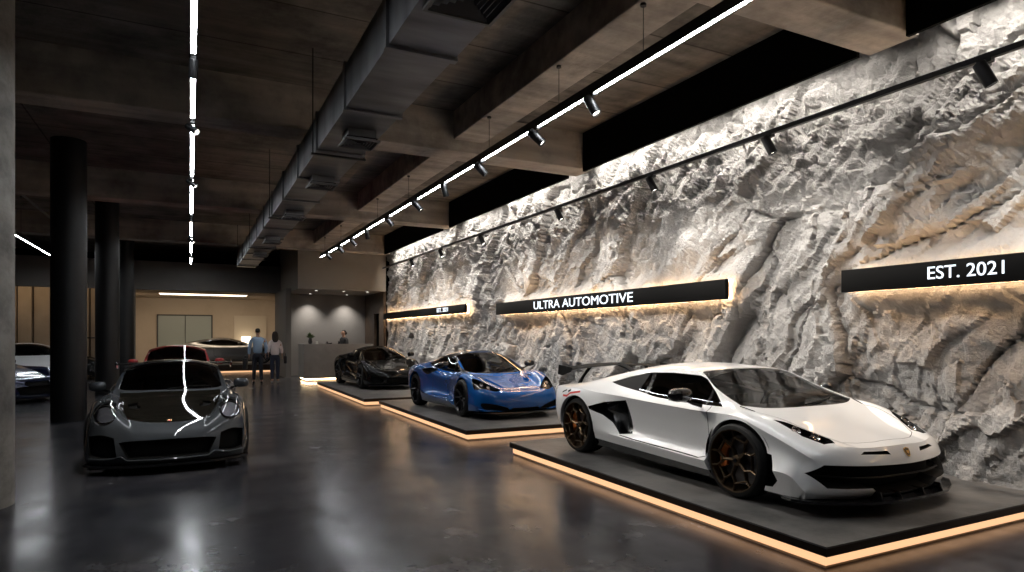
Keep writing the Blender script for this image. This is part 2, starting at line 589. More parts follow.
def tub(parent, pts, mat, floor=.16):
    """dark cabin floor and walls: half outline (x,y) from rear to front at floor and belt heights"""
    bm = NB()
    full = pts + [(x, -y) for x, y in pts[::-1] if abs(y) > 1e-6]
    lo = [bm.verts.new((x, y * .97, floor)) for x, y in full]; hi = [bm.verts.new((x, y, z)) for (x, y), z in zip(full, [.70] * len(full))]
    n = len(full)
    bm.faces.new(lo)
    for i in range(n): bm.faces.new((lo[i], lo[(i + 1) % n], hi[(i + 1) % n], hi[i]))
    return link('cabin_floor', bm, mat, parent, None)

# ------------------------------------------------------------------ white wedge supercar
def S(x, *p):
    """a station: shared x unless a point gives its own"""
    return [(x, *q) if len(q) == 2 else q for q in p]

def build_white(root):
    paint = pbr('white_paint', (.80, .80, .80), .28, coat=.8, coat_rough=.04)
    bronze = pbr('bronze_rim', (.095, .064, .038), .38, metal=.85)
    orange = pbr('orange_caliper', (.55, .14, .03), .4)
    G = [
     S(0, (-1.90,.92,.27),(-1.92,.94,.29),(-1.95,.92,.30),(-1.98,.88,.30),(-2.02,.80,.30),(-2.06,.65,.30),(-2.08,.45,.30),(-2.1,.25,.30),(-2.1,0,.30)),
     S(0, (-1.88,.95,.26),(-1.92,1.0,.38),(-1.97,1.0,.48),(-2.05,.96,.55),(-2.14,.86,.6),(-2.18,.68,.6),(-2.2,.45,.6),(-2.21,.25,.6),(-2.21,0,.6)),
     S(0, (-1.83,.95,.24),(-1.86,1.02,.40),(-1.90,1.03,.55),(-1.95,1.02,.70),(-2.02,.96,.86),(-2.1,.75,.88),(-2.14,.5,.88),(-2.15,.25,.885),(-2.15,0,.885)),
     S(-1.72, (.94,.2),(1.03,.40),(1.05,.57),(1.05,.72),(1.00,.875),(.80,.915),(.52,.935),(.26,.955),(0,.96)),
     S(-1.41, (.94,.17),(1.03,.38),(1.05,.58),(1.05,.73),(1.00,.885),(.84,.94),(.55,1.01),(.27,1.035),(0,1.045)),
     S(-1.0, (.94,.15),(1.02,.36),(1.03,.53),(1.02,.70),(.985,.855),(.87,.93),(.59,1.085),(.29,1.125),(0,1.14)),
     S(-.6, (.94,.14),(1.01,.345),(.985,.47),(.975,.66),(.975,.845),(.875,.93),(.62,1.15),(.31,1.205),(0,1.22)),
     S(-.2, (.94,.135),(1.01,.335),(.93,.42),(.92,.62),(.965,.83),(.875,.885),(.635,1.185),(.32,1.245),(0,1.258)),
     S(.2, (.94,.13),(1.01,.325),(.90,.40),(.90,.60),(.955,.815),(.87,.85),(.635,1.195),(.32,1.24),(0,1.25)),
     S(.55, (.94,.13),(1.0,.31),(.895,.385),(.90,.59),(.95,.805),(.865,.84),(.635,1.175),(.33,1.205),(0,1.213)),
     S(.9, (.94,.13),(1.0,.30),(.91,.375),(.91,.585),(.95,.80),(.865,.845),(.735,1.02),(.38,1.055),(0,1.065)),
     S(1.17, (.94,.13),(1.0,.29),(.97,.39),(.965,.60),(.96,.805),(.865,.865),(.81,.92),(.41,.95),(0,.957)),
     S(1.41, (.95,.13),(1.01,.28),(1.0,.42),(1.0,.62),(.965,.80),(.87,.86),(.80,.855),(.40,.862),(0,.868)),
     S(1.7, (.95,.14),(1.01,.33),(.98,.44),(.955,.58),(.955,.715),(.82,.805),(.62,.765),(.32,.77),(0,.775)),
     S(1.98, (.95,.145),(1.0,.36),(.96,.43),(.925,.52),(.925,.61),(.77,.705),(.52,.665),(.27,.675),(0,.685)),
     S(0, (2.05,.95,.15),(2.1,.97,.31),(2.11,.93,.37),(2.12,.89,.44),(2.17,.875,.515),(2.25,.70,.59),(2.34,.45,.588),(2.40,.25,.593),(2.42,0,.60)),
     S(0, (2.10,.94,.15),(2.15,.95,.25),(2.17,.91,.32),(2.2,.875,.39),(2.24,.83,.455),(2.35,.66,.465),(2.44,.42,.455),(2.48,.22,.45),(2.495,0,.45)),
     S(0, (2.12,.93,.15),(2.18,.93,.2),(2.22,.89,.21),(2.27,.83,.21),(2.32,.75,.21),(2.39,.62,.21),(2.45,.4,.21),(2.48,.2,.21),(2.49,0,.21)),
     S(0, (2.12,.92,.145),(2.17,.92,.15),(2.2,.89,.155),(2.24,.83,.155),(2.29,.73,.155),(2.35,.61,.155),(2.4,.4,.155),(2.42,.2,.155),(2.43,0,.155)),
    ]
    bm = loft(G, ucut=(2, 15), vcut=(1, 4, 6), ures=.045, vres=.038)
    AF, AR = 1.41, -1.41
    cut_arch(bm, AF, .365, .405); cut_arch(bm, AR, .37, .41)
    sd = lambda c, n: c.y > .45
    # side glass running back to a dark point
    dlo = [(1.13,.862),(.70,1.115),(.56,1.15),(.1,1.16),(-.3,1.14),(-.62,1.075),(-.93,.985),(-.60,.95),(-.28,.915),(.05,.872),(.45,.852),(.9,.855)]
    fs = carve(bm, dlo, 'y', lambda c, n: c.y > .5 and n.y > .2)
    bm.normal_update(); g = take_panel(bm, fs, -.006, .03)
    qp = carve(g, [(-.30,1.3),(-.24,1.3),(-.05,.7),(-.11,.7)], 'y'); q1 = take_out(g, qp)
    qf = carve(g, [(.80,1.3),(.835,1.3),(.90,.7),(.865,.7)], 'y'); q2 = take_out(g, qf)
    ql = carve(g, [(-2,.5),(-.30,.5),(-.30,1.5),(-2,1.5)], 'y'); q3 = take_out(g, ql)
    pair('side_window', g, M_side(), root, 60)
    pair('window_pillar', q1, M_carbon(), root, 60); pair('window_pillar', q2, M_carbon(), root, 60)
    pair('quarter_panel', q3, M_matte(), root, 60)
    # windscreen
    ws = smooth_poly([(1.45,0),(1.44,.3),(1.40,.6),(1.30,.785,1),(.86,.71),(.52,.59,1),(.535,.3),(.54,0)], 3, False)
    fs = carve(bm, [(a, b) for a, b in ws], 'z', lambda c, n: n.z > .2 and c.z > .8)
    bm.normal_update(); g = take_panel(bm, fs, -.006, .03); both('windscreen', g, M_wind(), root, 60)
    # headlights
    fs = carve(bm, [(1.73,.82),(1.82,.735),(2.13,.57),(2.22,.61),(2.19,.71),(2.03,.79)], 'z', lambda c, n: n.z > .25 and c.x > 1.5)
    bm.normal_update(); cz = lambda x, y: max((f.calc_center_median().z for f in bm.faces if abs(f.calc_center_median().x - x) < .04 and abs(f.calc_center_median().y - y) < .04 and f.normal.z > .2), default=.6)
    lamp_z = [cz(1.93, .76), cz(2.08, .67)]
    g = take_pocket(bm, [f for f in fs], (-.03, -.01, -.045), .92)
    for sg, hl in zip((1, -1), pair('headlight', g, M_carbon(), root, 30)):
        for cx, cy, c_z in ((1.95, .765, lamp_z[0]), (2.08, .675, lamp_z[1])):
            l = NB(); lathe(l, [(.001, .0), (.028, .0), (.04, .018), (.044, .018), (.044, -.02)], 16, M=Matrix.Translation((cx - .02, sg * cy, c_z - .03)) @ Matrix.Rotation(R(50), 4, 'Y'))
            fixn(l); link('headlight_lens', l, M_chrome(), hl, 30)
    # nostrils in the hood edge
    fs = carve(bm, [(.20,.528),(.22,.56),(.44,.56),(.49,.538)], 'x', lambda c, n: c.x > 2.1)
    bm.normal_update(); g = take_pocket(bm, fs, (-.05, 0, 0)); pair('hood_vent', g, M_matte(), root, 30)
    fs = carve(bm, [(1.30,.80),(1.45,.755),(1.46,.775),(1.32,.825)], 'z', lambda c, n: n.z > .4)
    bm.normal_update(); g = take_pocket(bm, fs, (0, 0, -.03)); pair('cowl_vent', g, M_matte(), root, 30)
    # wide front intake: dark, with a splitter below
    fs = carve(bm, [(0,.44),(.45,.445),(.80,.455),(.905,.375),(.80,.255),(.44,.25),(.36,.185),(0,.185)], 'x', lambda c, n: c.x > 2.0 and n.x > .05)
    bm.normal_update(); g = take_pocket(bm, fs, (-.16, 0, .02), .94); both('front_intake', g, M_matte(), root, 30)
    # side intake behind the door
    fs = carve(bm, [(-.38,.80),(-.56,.775),(-.80,.74),(-1.10,.66),(-1.08,.625),(-.80,.575),(-.62,.50),(-.46,.37),(-.26,.40),(-.31,.60)], 'y', sd)
    bm.normal_update(); g = take_pocket(bm, fs, (-.06, -.16, 0), .95); pair('side_intake', g, M_carbon(), root, 30)
    # engine cover, dark slats between the buttresses
    fs = carve(bm, [(-.72,0),(-.80,.42),(-1.1,.50),(-1.75,.66),(-2.0,.66),(-2.05,0)], 'z', lambda c, n: n.z > .3)
    bm.normal_update(); g = take_panel(bm, fs, -.03, .03); both('engine_cover', g, M_black(), root, 40)
    # lower sill in black
    fs = carve(bm, [(1.1,.10),(1.1,.20),(-1.1,.245),(-1.1,.10)], 'y', lambda c, n: c.y > .6)
    g = take_out(bm, fs); pair('side_skirt', g, M_carbon(), root, 40)
    # dark gap behind the front wheel arch towards the bumper corner
    fs = carve(bm, [(1.78,.50),(1.84,.49),(1.93,.27),(1.86,.20),(1.74,.19),(1.74,.40)], 'y', sd)
    bm.normal_update(); g = take_pocket(bm, fs, (0, -.08, 0), .95); pair('wheel_vent', g, M_matte(), root, 30)
    # panel gaps
    groove(bm, [(.97,.85),(1.0,.78),(1.0,.34),(.90,.31),(-.20,.345),(-.45,.36)], .009, 'y', sd)
    groove(bm, [(2.29,.0),(2.285,.2),(2.25,.36),(2.16,.53),(1.95,.66),(1.6,.745),(1.42,.77)], .006, 'z', lambda c, n: n.z > .3)
    groove(bm, [(-1.72,.755),(-1.62,.755),(-1.55,.80),(-1.33,.835)], .026, 'y', sd, mi=2)
    groove(bm, [(-1.76,.80),(-1.66,.835)], .018, 'y', sd)
    groove(bm, [(-1.60,.82),(-1.56,.84)], .03, 'y', sd)
    bm.normal_update()
    body = both('body', bm, [paint, M_matte(), pbr('red_decal', (.6, .03, .02), .4)], root, 28)
    # wheel housings
    b = NB(); liner(b, AF, .365, .43, .60, .95, .14); pair('wheel_housing', b, M_matte(), root, 30)
    b = NB(); liner(b, AR, .37, .435, .55, .98, .15); pair('wheel_housing', b, M_matte(), root, 30)
    # underfloor
    b = NB(); box(b, -1.95, 2.1, -.60, .60, .14, .18); fixn(b); link('underfloor', b, M_matte(), root, 30)
    # splitter with fins
    b = NB()
    XZ = Matrix(((1,0,0,0),(0,0,1,0),(0,1,0,0),(0,0,0,1)))
    out = [(2.56,0),(2.555,.25),(2.52,.5),(2.42,.72),(2.26,.95),(2.10,1.01),(1.98,.99),(2.0,.6),(2.05,0)]
    prism(b, out, .125, .148)
    prism(b, [(2.2,.15),(2.53,.145),(2.50,.22),(2.3,.22)], .40, .412, M=XZ)
    prism(b, [(2.2,.15),(2.53,.145),(2.50,.20),(2.3,.20)], .15, .162, M=XZ)
    fixn(b); both('front_splitter', b, M_carbon(), root, 30)
    b = NB(); tube(b, [(2.16,.80,.345),(2.36,.58,.335),(2.43,.3,.33),(2.44,0,.33)], .012, 6, flat=((0,0,1), .6)); fixn(b); both('intake_bar', b, M_black(), root, 40)
    # badge
    b = NB()
    sh = [(0,-.045),(.022,-.03),(.034,0),(.034,.035),(0,.045),(-.034,.035),(-.034,0),(-.022,-.03)]
    Mx = Matrix.Translation((2.462,0,.535)) @ Matrix.Rotation(R(62), 4, 'Y') @ Matrix.Rotation(R(90), 4, 'Z')
    prism(b, sh, 0, .006, 0, Mx); prism(b, [(x*.8, y*.8) for x, y in sh], .006, .008, 1, Mx)
    prism(b, [(-.015,-.01),(.0,-.02),(.018,-.002),(.02,.018),(0,.01),(-.018,.018)], .008, .010, 0, Mx)
    fixn(b); link('badge', b, [pbr('gold', (.75, .5, .18), .25, metal=1), M_carbon()], root, 30)['label'] = 'small gold and black shield badge on the nose'
    # rear wing
    b = NB()
    prof = [(0,0),(.06,.022),(.16,.028),(.26,.018),(.30,.03),(.30,.02),(.22,.004),(.1,-.008)]
    ys = [-.88,-.6,-.35,-.12,0,.12,.35,.6,.88]
    rings = []
    for y in ys:
        dz = .055 * (1 - (abs(y) / .88) ** 1.6)
        rings.append([b.verts.new((-1.84 - x + .04 * (abs(y) / .88), y, 1.10 + z + dz)) for x, z in prof])
    for A, B in zip(rings[:-1], rings[1:]):
        for i in range(len(prof)): b.faces.new((A[i], A[(i + 1) % len(prof)], B[(i + 1) % len(prof)], B[i]))
    b.faces.new(rings[0]); b.faces.new(rings[-1][::-1]); fixn(b)
    wing = link('rear_wing', b, M_matte(), root, 40)
    for s in (-1, 1):
        b = NB(); prism(b, [(-1.76,1.14),(-2.12,1.17),(-2.14,1.03),(-2.02,1.015),(-1.78,1.08)], s * .88, s * .892, M=XZ); fixn(b); link('wing_endplate', b, M_matte(), wing, 30)
        b = NB(); tube(b, [(-1.96, s*.66, .87),(-1.96, s*.58, 1.0),(-1.95, s*.48, 1.13)], [.05,.035,.045], 10, flat=((0,1,0), .35)); fixn(b); link('wing_support', b, M_matte(), wing, 40)
    b = NB(); tube(b, [(-1.45,0,1.02),(-1.7,0,1.12),(-1.9,0,1.165)], [.05,.04,.05], 10, flat=((0,0,1), .7)); fixn(b); link('wing_support', b, M_matte(), wing, 40)
    for s in (-1, 1):
        for x, Rt, cz, W in ((AF, .365, .365, .255), (AR, .37, .37, .30)):
            make_wheel(root, (x, s * (1.0 - W / 2 if x > 0 else 1.03 - W / 2), cz), s, Rt, W, Rt * .855, 'y5', bronze, orange, .35 if x > 0 else .1)
        make_mirror(root, .80, 1.10, .965, .27, .15, .14, M_carbon(), (.08, -.19, -.12), side=s)
        make_seat(root, .0, s * .38, M_seat(), .14)
    tub(root, [(-.75,0),(-.75,.80),(.6,.83),(1.2,.74),(1.3,0)], M_seat())
    b = NB(); box(b, .82, 1.30, -.72, .72, .55, .83, bev=.05); box(b, .7, .92, .16, .58, .62, .89, bev=.05); fixn(b); link('dashboard', b, M_seat(), root, 40)
    make_steering(root, .60, .37, .80, M_seat())
    b = NB(); box(b, -.75, -.68, -.58, .58, .2, 1.08); fixn(b); link('cabin_bulkhead', b, M_seat(), root, 30)
    make_wiper(root, [(1.43,-.05,.872),(1.36,.25,.89),(1.27,.50,.905)])
    return root
# ------------------------------------------------------------------ shared pieces for the other cars
def car_running_gear(root, AF, AR, half, Rt, W, style, rim_mat, cal_mat, zc=None, seat_x=-.15, cabin=None, dash=None, mirror=None, cap=None, dash_z=.80):
    for s in (-1, 1):
        for x in (AF, AR):
            make_wheel(root, (x, s * (half - W / 2), zc or Rt), s, Rt, W, Rt * .78, style, rim_mat, cal_mat, .2)
        if mirror: make_mirror(root, *mirror, side=s)
        make_seat(root, seat_x, s * .36, M_seat(), .15)
    tub(root, cabin, M_seat())
    x0, x1, w = dash
    b = NB(); box(b, x0, x1, -w, w, .55, dash_z, bev=.05); fixn(b); link('dashboard', b, M_seat(), root, 40)
    make_steering(root, x0 - .15, .36, dash_z - .05, M_seat())
    for xx in (AF, AR):
        b = NB(); liner(b, xx, Rt, Rt * 1.17, half - .37, half - .045, .14); pair('wheel_housing', b, M_matte(), root, 30)
    b = NB(); box(b, AR - .5, AF + .6, -.55, .55, .14, .18); fixn(b); link('underfloor', b, M_matte(), root, 30)

def front_lip(root, out, z0, z1, mat, name='front_splitter'):
    b = NB(); prism(b, out, z0, z1); fixn(b); both(name, b, mat, root, 30)

def lens_pods(hl, pods, mat, rot=50):
    for x, y, z, r in pods:
        l = NB(); lathe(l, [(.001, .0), (r * .65, .0), (r * .92, r * .4), (r, r * .4), (r, -.02)], 16, M=Matrix.Translation((x, y, z)) @ Matrix.Rotation(R(rot), 4, 'Y'))
        fixn(l); link('headlight_lens', l, mat, hl, 30)

def top_z(bm, x, y):
    return max((f.calc_center_median().z for f in bm.faces if abs(f.calc_center_median().x - x) < .05 and abs(f.calc_center_median().y - y) < .05 and f.normal.z > .15), default=.6)

def nu(bm): bm.normal_update(); return bm

# ------------------------------------------------------------------ teardrop mid-engine coupe (blue) and its black neighbour
def build_mid(root, paint, kind='blue'):
    blue = kind == 'blue'
    G = [
     S(0, (-1.85,.85,.25),(-1.88,.88,.28),(-1.92,.86,.3),(-1.95,.82,.3),(-1.98,.75,.3),(-2.02,.6,.3),(-2.04,.4,.3),(-2.05,.2,.3),(-2.05,0,.3)),
     S(0, (-1.82,.88,.23),(-1.85,.93,.36),(-1.9,.93,.5),(-1.95,.9,.58),(-2.0,.83,.62),(-2.05,.65,.64),(-2.07,.42,.64),(-2.08,.2,.64),(-2.08,0,.64)),
     S(0, (-1.75,.9,.21),(-1.78,.95,.38),(-1.82,.96,.55),(-1.86,.94,.68),(-1.92,.86,.80),(-1.98,.68,.85),(-2.0,.45,.87),(-2.0,.22,.88),(-2.0,0,.88)),
     S(-1.6, (.92,.18),(.96,.38),(.975,.56),(.97,.70),(.90,.84),(.72,.885),(.46,.90),(.23,.91),(0,.91)),
     S(-1.335, (.92,.16),(.96,.36),(.975,.56),(.97,.72),(.91,.87),(.74,.91),(.5,.955),(.25,.98),(0,.985)),
     S(-.9, (.92,.14),(.97,.33),(.95,.5),(.93,.66),(.9,.82),(.76,.875),(.55,1.01),(.28,1.075),(0,1.09)),
     S(-.45, (.92,.13),(.98,.3),(.90,.42),(.88,.58),(.88,.75),(.78,.83),(.6,1.08),(.3,1.16),(0,1.175)),
     S(0, (.92,.13),(.98,.28),(.87,.38),(.86,.54),(.87,.71),(.78,.79),(.61,1.10),(.31,1.185),(0,1.20)),
     S(.4, (.92,.13),(.98,.27),(.87,.36),(.86,.53),(.87,.70),(.77,.77),(.62,1.03),(.32,1.125),(0,1.145)),
     S(.75, (.92,.13),(.97,.26),(.89,.36),(.88,.53),(.88,.71),(.78,.775),(.72,.885),(.37,.965),(0,.985)),
     S(1.05, (.92,.13),(.96,.26),(.93,.38),(.925,.56),(.90,.755),(.78,.80),(.70,.78),(.36,.795),(0,.805)),
     S(1.335, (.92,.13),(.96,.27),(.96,.4),(.955,.59),(.90,.785),(.77,.81),(.58,.715),(.30,.70),(0,.70)),
     S(1.65, (.92,.14),(.95,.27),(.95,.4),(.93,.57),(.86,.715),(.72,.73),(.52,.635),(.27,.615),(0,.615)),
     S(1.95, (.9,.15),(.93,.26),(.91,.38),(.88,.49),(.80,.60),(.66,.605),(.46,.545),(.24,.53),(0,.53)),
     S(0, (2.0,.88,.15),(2.04,.9,.25),(2.06,.87,.34),(2.1,.82,.42),(2.15,.72,.49),(2.2,.58,.485),(2.26,.38,.465),(2.3,.2,.455),(2.32,0,.45)),
     S(0, (2.02,.87,.15),(2.07,.88,.22),(2.1,.85,.28),(2.15,.79,.33),(2.2,.69,.37),(2.26,.55,.36),(2.32,.36,.34),(2.35,.18,.335),(2.36,0,.33)),
     S(0, (2.03,.86,.15),(2.08,.86,.17),(2.12,.83,.18),(2.16,.77,.18),(2.21,.67,.18),(2.26,.53,.18),(2.31,.35,.18),(2.33,.18,.18),(2.34,0,.18)),
     S(0, (2.03,.85,.145),(2.05,.85,.145),(2.08,.82,.145),(2.12,.76,.145),(2.16,.66,.145),(2.2,.52,.145),(2.24,.35,.145),(2.26,.18,.145),(2.27,0,.145)),
    ]
    if not blue:      # flatter nose, higher tail shoulder and a shorter cabin
        G = [[(x, y, z + (.03 * max(0, min(1, (x - 1.2) / .8)) if z > .3 else 0) - (.02 if z > 1.0 else 0)) for x, y, z in st] for st in G]
    bm = loft(G, ucut=(2,), vcut=(1, 6), ures=.055, vres=.045)
    cut_arch(bm, 1.335, .345, .38); cut_arch(bm, -1.335, .35, .385)
    sd = lambda c, n: c.y > .4
    up = lambda c, n: n.z > .2
    # glass: side, windscreen
    dlo = smooth_poly([(.88,.80,1),(.50,.965),(.2,1.045),(-.1,1.065),(-.4,1.04),(-.8,.955),(-1.0,.905,1),(-.75,.875),(-.4,.84),(.0,.81),(.5,.795)], 2)
    fs = carve(bm, dlo, 'y', lambda c, n: c.y > .4 and n.y > .2)
    g = take_panel(nu(bm), fs, -.005, .025); pair('side_window', g, M_side(), root, 60)
    ws = smooth_poly([(1.12,0),(1.10,.3),(1.04,.56),(.94,.68,1),(.57,.63),(.22,.575,1),(.25,.3),(.26,0)], 3, False)
    fs = carve(bm, ws, 'z', up)
    g = take_panel(nu(bm), fs, -.005, .025); both('windscreen', g, M_wind(), root, 60)
    # dark canopy: pillars and roof
    can = smooth_poly([(1.02,.80,1),(.5,.99),(.1,1.25),(-.3,1.28,1),(-.8,1.25,1),(-1.1,1.0,1),(-1.02,.90,1),(-.75,.867),(-.4,.832),(0,.80),(.5,.785)], 2)
    fs = carve(bm, can, 'y', lambda c, n: c.z > .76)
    g = take_out(bm, fs); roof = both('roof_canopy', g, M_carbon() if blue else paint, root, 50)
    # eye sockets
    if blue:
        fs = carve(bm, smooth_poly([(1.66,.85,1),(1.82,.68),(2.02,.50),(2.15,.44,1),(2.19,.56),(2.10,.74),(1.88,.89)], 3), 'z', lambda c, n: n.z > .1 and c.x > 1.5)
        g = take_pocket(nu(bm), fs, (-.06, -.01, -.05), .92)
        for sg, hl in zip((1, -1), pair('headlight', g, M_carbon(), root, 30)):
            lens_pods(hl, [(1.86, sg * .74, .60, .034), (1.97, sg * .64, .555, .034)], M_chrome())
    else:
        fs = carve(bm, smooth_poly([(1.45,.82,1),(1.75,.70),(2.02,.61,1),(2.08,.68),(1.95,.78),(1.7,.85)], 3), 'z', lambda c, n: n.z > .1 and c.x > 1.4)
        g = take_pocket(nu(bm), fs, (-.03, -.01, -.03), .92)
        for sg, hl in zip((1, -1), pair('headlight', g, M_carbon(), root, 30)):
            lens_pods(hl, [(1.75, sg * .76, .68, .035), (1.9, sg * .71, .62, .035), (2.0, sg * .67, .575, .03)], M_chrome())
    # front intakes
    if blue:
        fs = carve(bm, smooth_poly([(.84,.30),(.80,.19),(.50,.165,1),(.34,.165,1),(.40,.22),(.60,.275)], 3), 'x', lambda c, n: c.x > 1.9 and n.x > .05)
        g = take_pocket(nu(bm), fs, (-.12, 0, 0), .95); pair('front_intake', g, M_matte(), root, 30)
        fs = carve(bm, [(0,.16),(0,.205),(.28,.21),(.33,.165)], 'x', lambda c, n: c.x > 1.9 and n.x > .05)
        g = take_pocket(nu(bm), fs, (-.12, 0, 0), .95); both('front_grille', g, M_matte(), root, 30)
        # hood channels
        fs = carve(bm, smooth_poly([(1.42,.42,1),(1.75,.30),(1.95,.26,1),(1.80,.36),(1.5,.50)], 3), 'z', lambda c, n: n.z > .3 and c.x > 1.2)
        g = take_pocket(nu(bm), fs, (-.01, 0, -.018), .95); pair('hood_vent', g, paint, root, 40)
        groove(bm, [(2.24,.0),(2.23,.22),(2.05,.42),(1.7,.60),(1.3,.68),(1.1,.66)], .006, 'z', lambda c, n: n.z > .3)
    else:
        fs = carve(bm, smooth_poly([(.82,.36),(.80,.2),(.52,.18,1),(.45,.26),(.6,.36)], 3), 'x', lambda c, n: c.x > 1.9 and n.x > .05)
        g = take_pocket(nu(bm), fs, (-.12, 0, 0), .95); pair('front_intake', g, M_matte(), root, 30)
        fs = carve(bm, [(0,.18),(0,.34),(.36,.33),(.40,.18)], 'x', lambda c, n: c.x > 1.9 and n.x > .05)
        g = take_pocket(nu(bm), fs, (-.12, 0, 0), .95); both('front_grille', g, M_matte(), root, 30)
    # side: door cut, scoop behind the door
    sc = [(-.30,.80),(-.62,.835),(-.98,.80),(-.80,.72),(-.60,.70)] if blue else [(-.48,.72),(-.62,.80),(-.95,.78),(-.82,.60),(-.62,.56)]
    fs = carve(bm, smooth_poly(sc, 3), 'y', sd)
    g = take_pocket(nu(bm), fs, (-.05, -.10, 0), .9); pair('side_intake', g, M_matte(), root, 30)
    fs = carve(bm, [(.98,.10),(.98,.19),(-.95,.22),(-.95,.10)], 'y', lambda c, n: c.y > .6)
    g = take_out(bm, fs); pair('side_skirt', g, M_carbon(), root, 40)
    groove(bm, [(.80,.79),(.90,.66),(.86,.34),(.70,.27),(-.25,.31),(-.40,.45),(-.36,.78)], .009, 'y', sd)
    both('body', nu(bm), [paint, M_matte()], root, 35)
    front_lip(root, [(2.40,0),(2.38,.3),(2.30,.6),(2.16,.85),(2.02,.93),(1.92,.9),(1.95,.5),(1.95,0)], .115, .135, M_carbon())
    if blue:
        b = NB(); tube(b, [(2.06,.88,.20),(2.18,.76,.165),(2.29,.5,.155)], [.03,.025,.012], 8, flat=((0,0,1), .6)); fixn(b); pair('bumper_blade', b, paint, root, 40)
    dark = pbr('dark_rim', (.02, .02, .022), .35, metal=.6)
    car_running_gear(root, 1.335, -1.335, .965, .345, .26, 'twin10' if not blue else 'ten', dark, M_black(), None, -.12,
                     [(-.75,0),(-.75,.72),(.5,.74),(.95,.62),(1.0,0)], (.62, 1.0, .60), (.62, 1.02, .93, .24, .13, .12, paint if not blue else M_carbon(), (.02, -.22, -.10)), dash_z=.765)
    b = NB(); box(b, -.75, -.69, -.54, .54, .2, 1.0); fixn(b); link('cabin_bulkhead', b, M_seat(), root, 30)
    make_wiper(root, [(1.10,-.05,.795),(.98,.25,.85),(.90,.45,.875)])
    return root

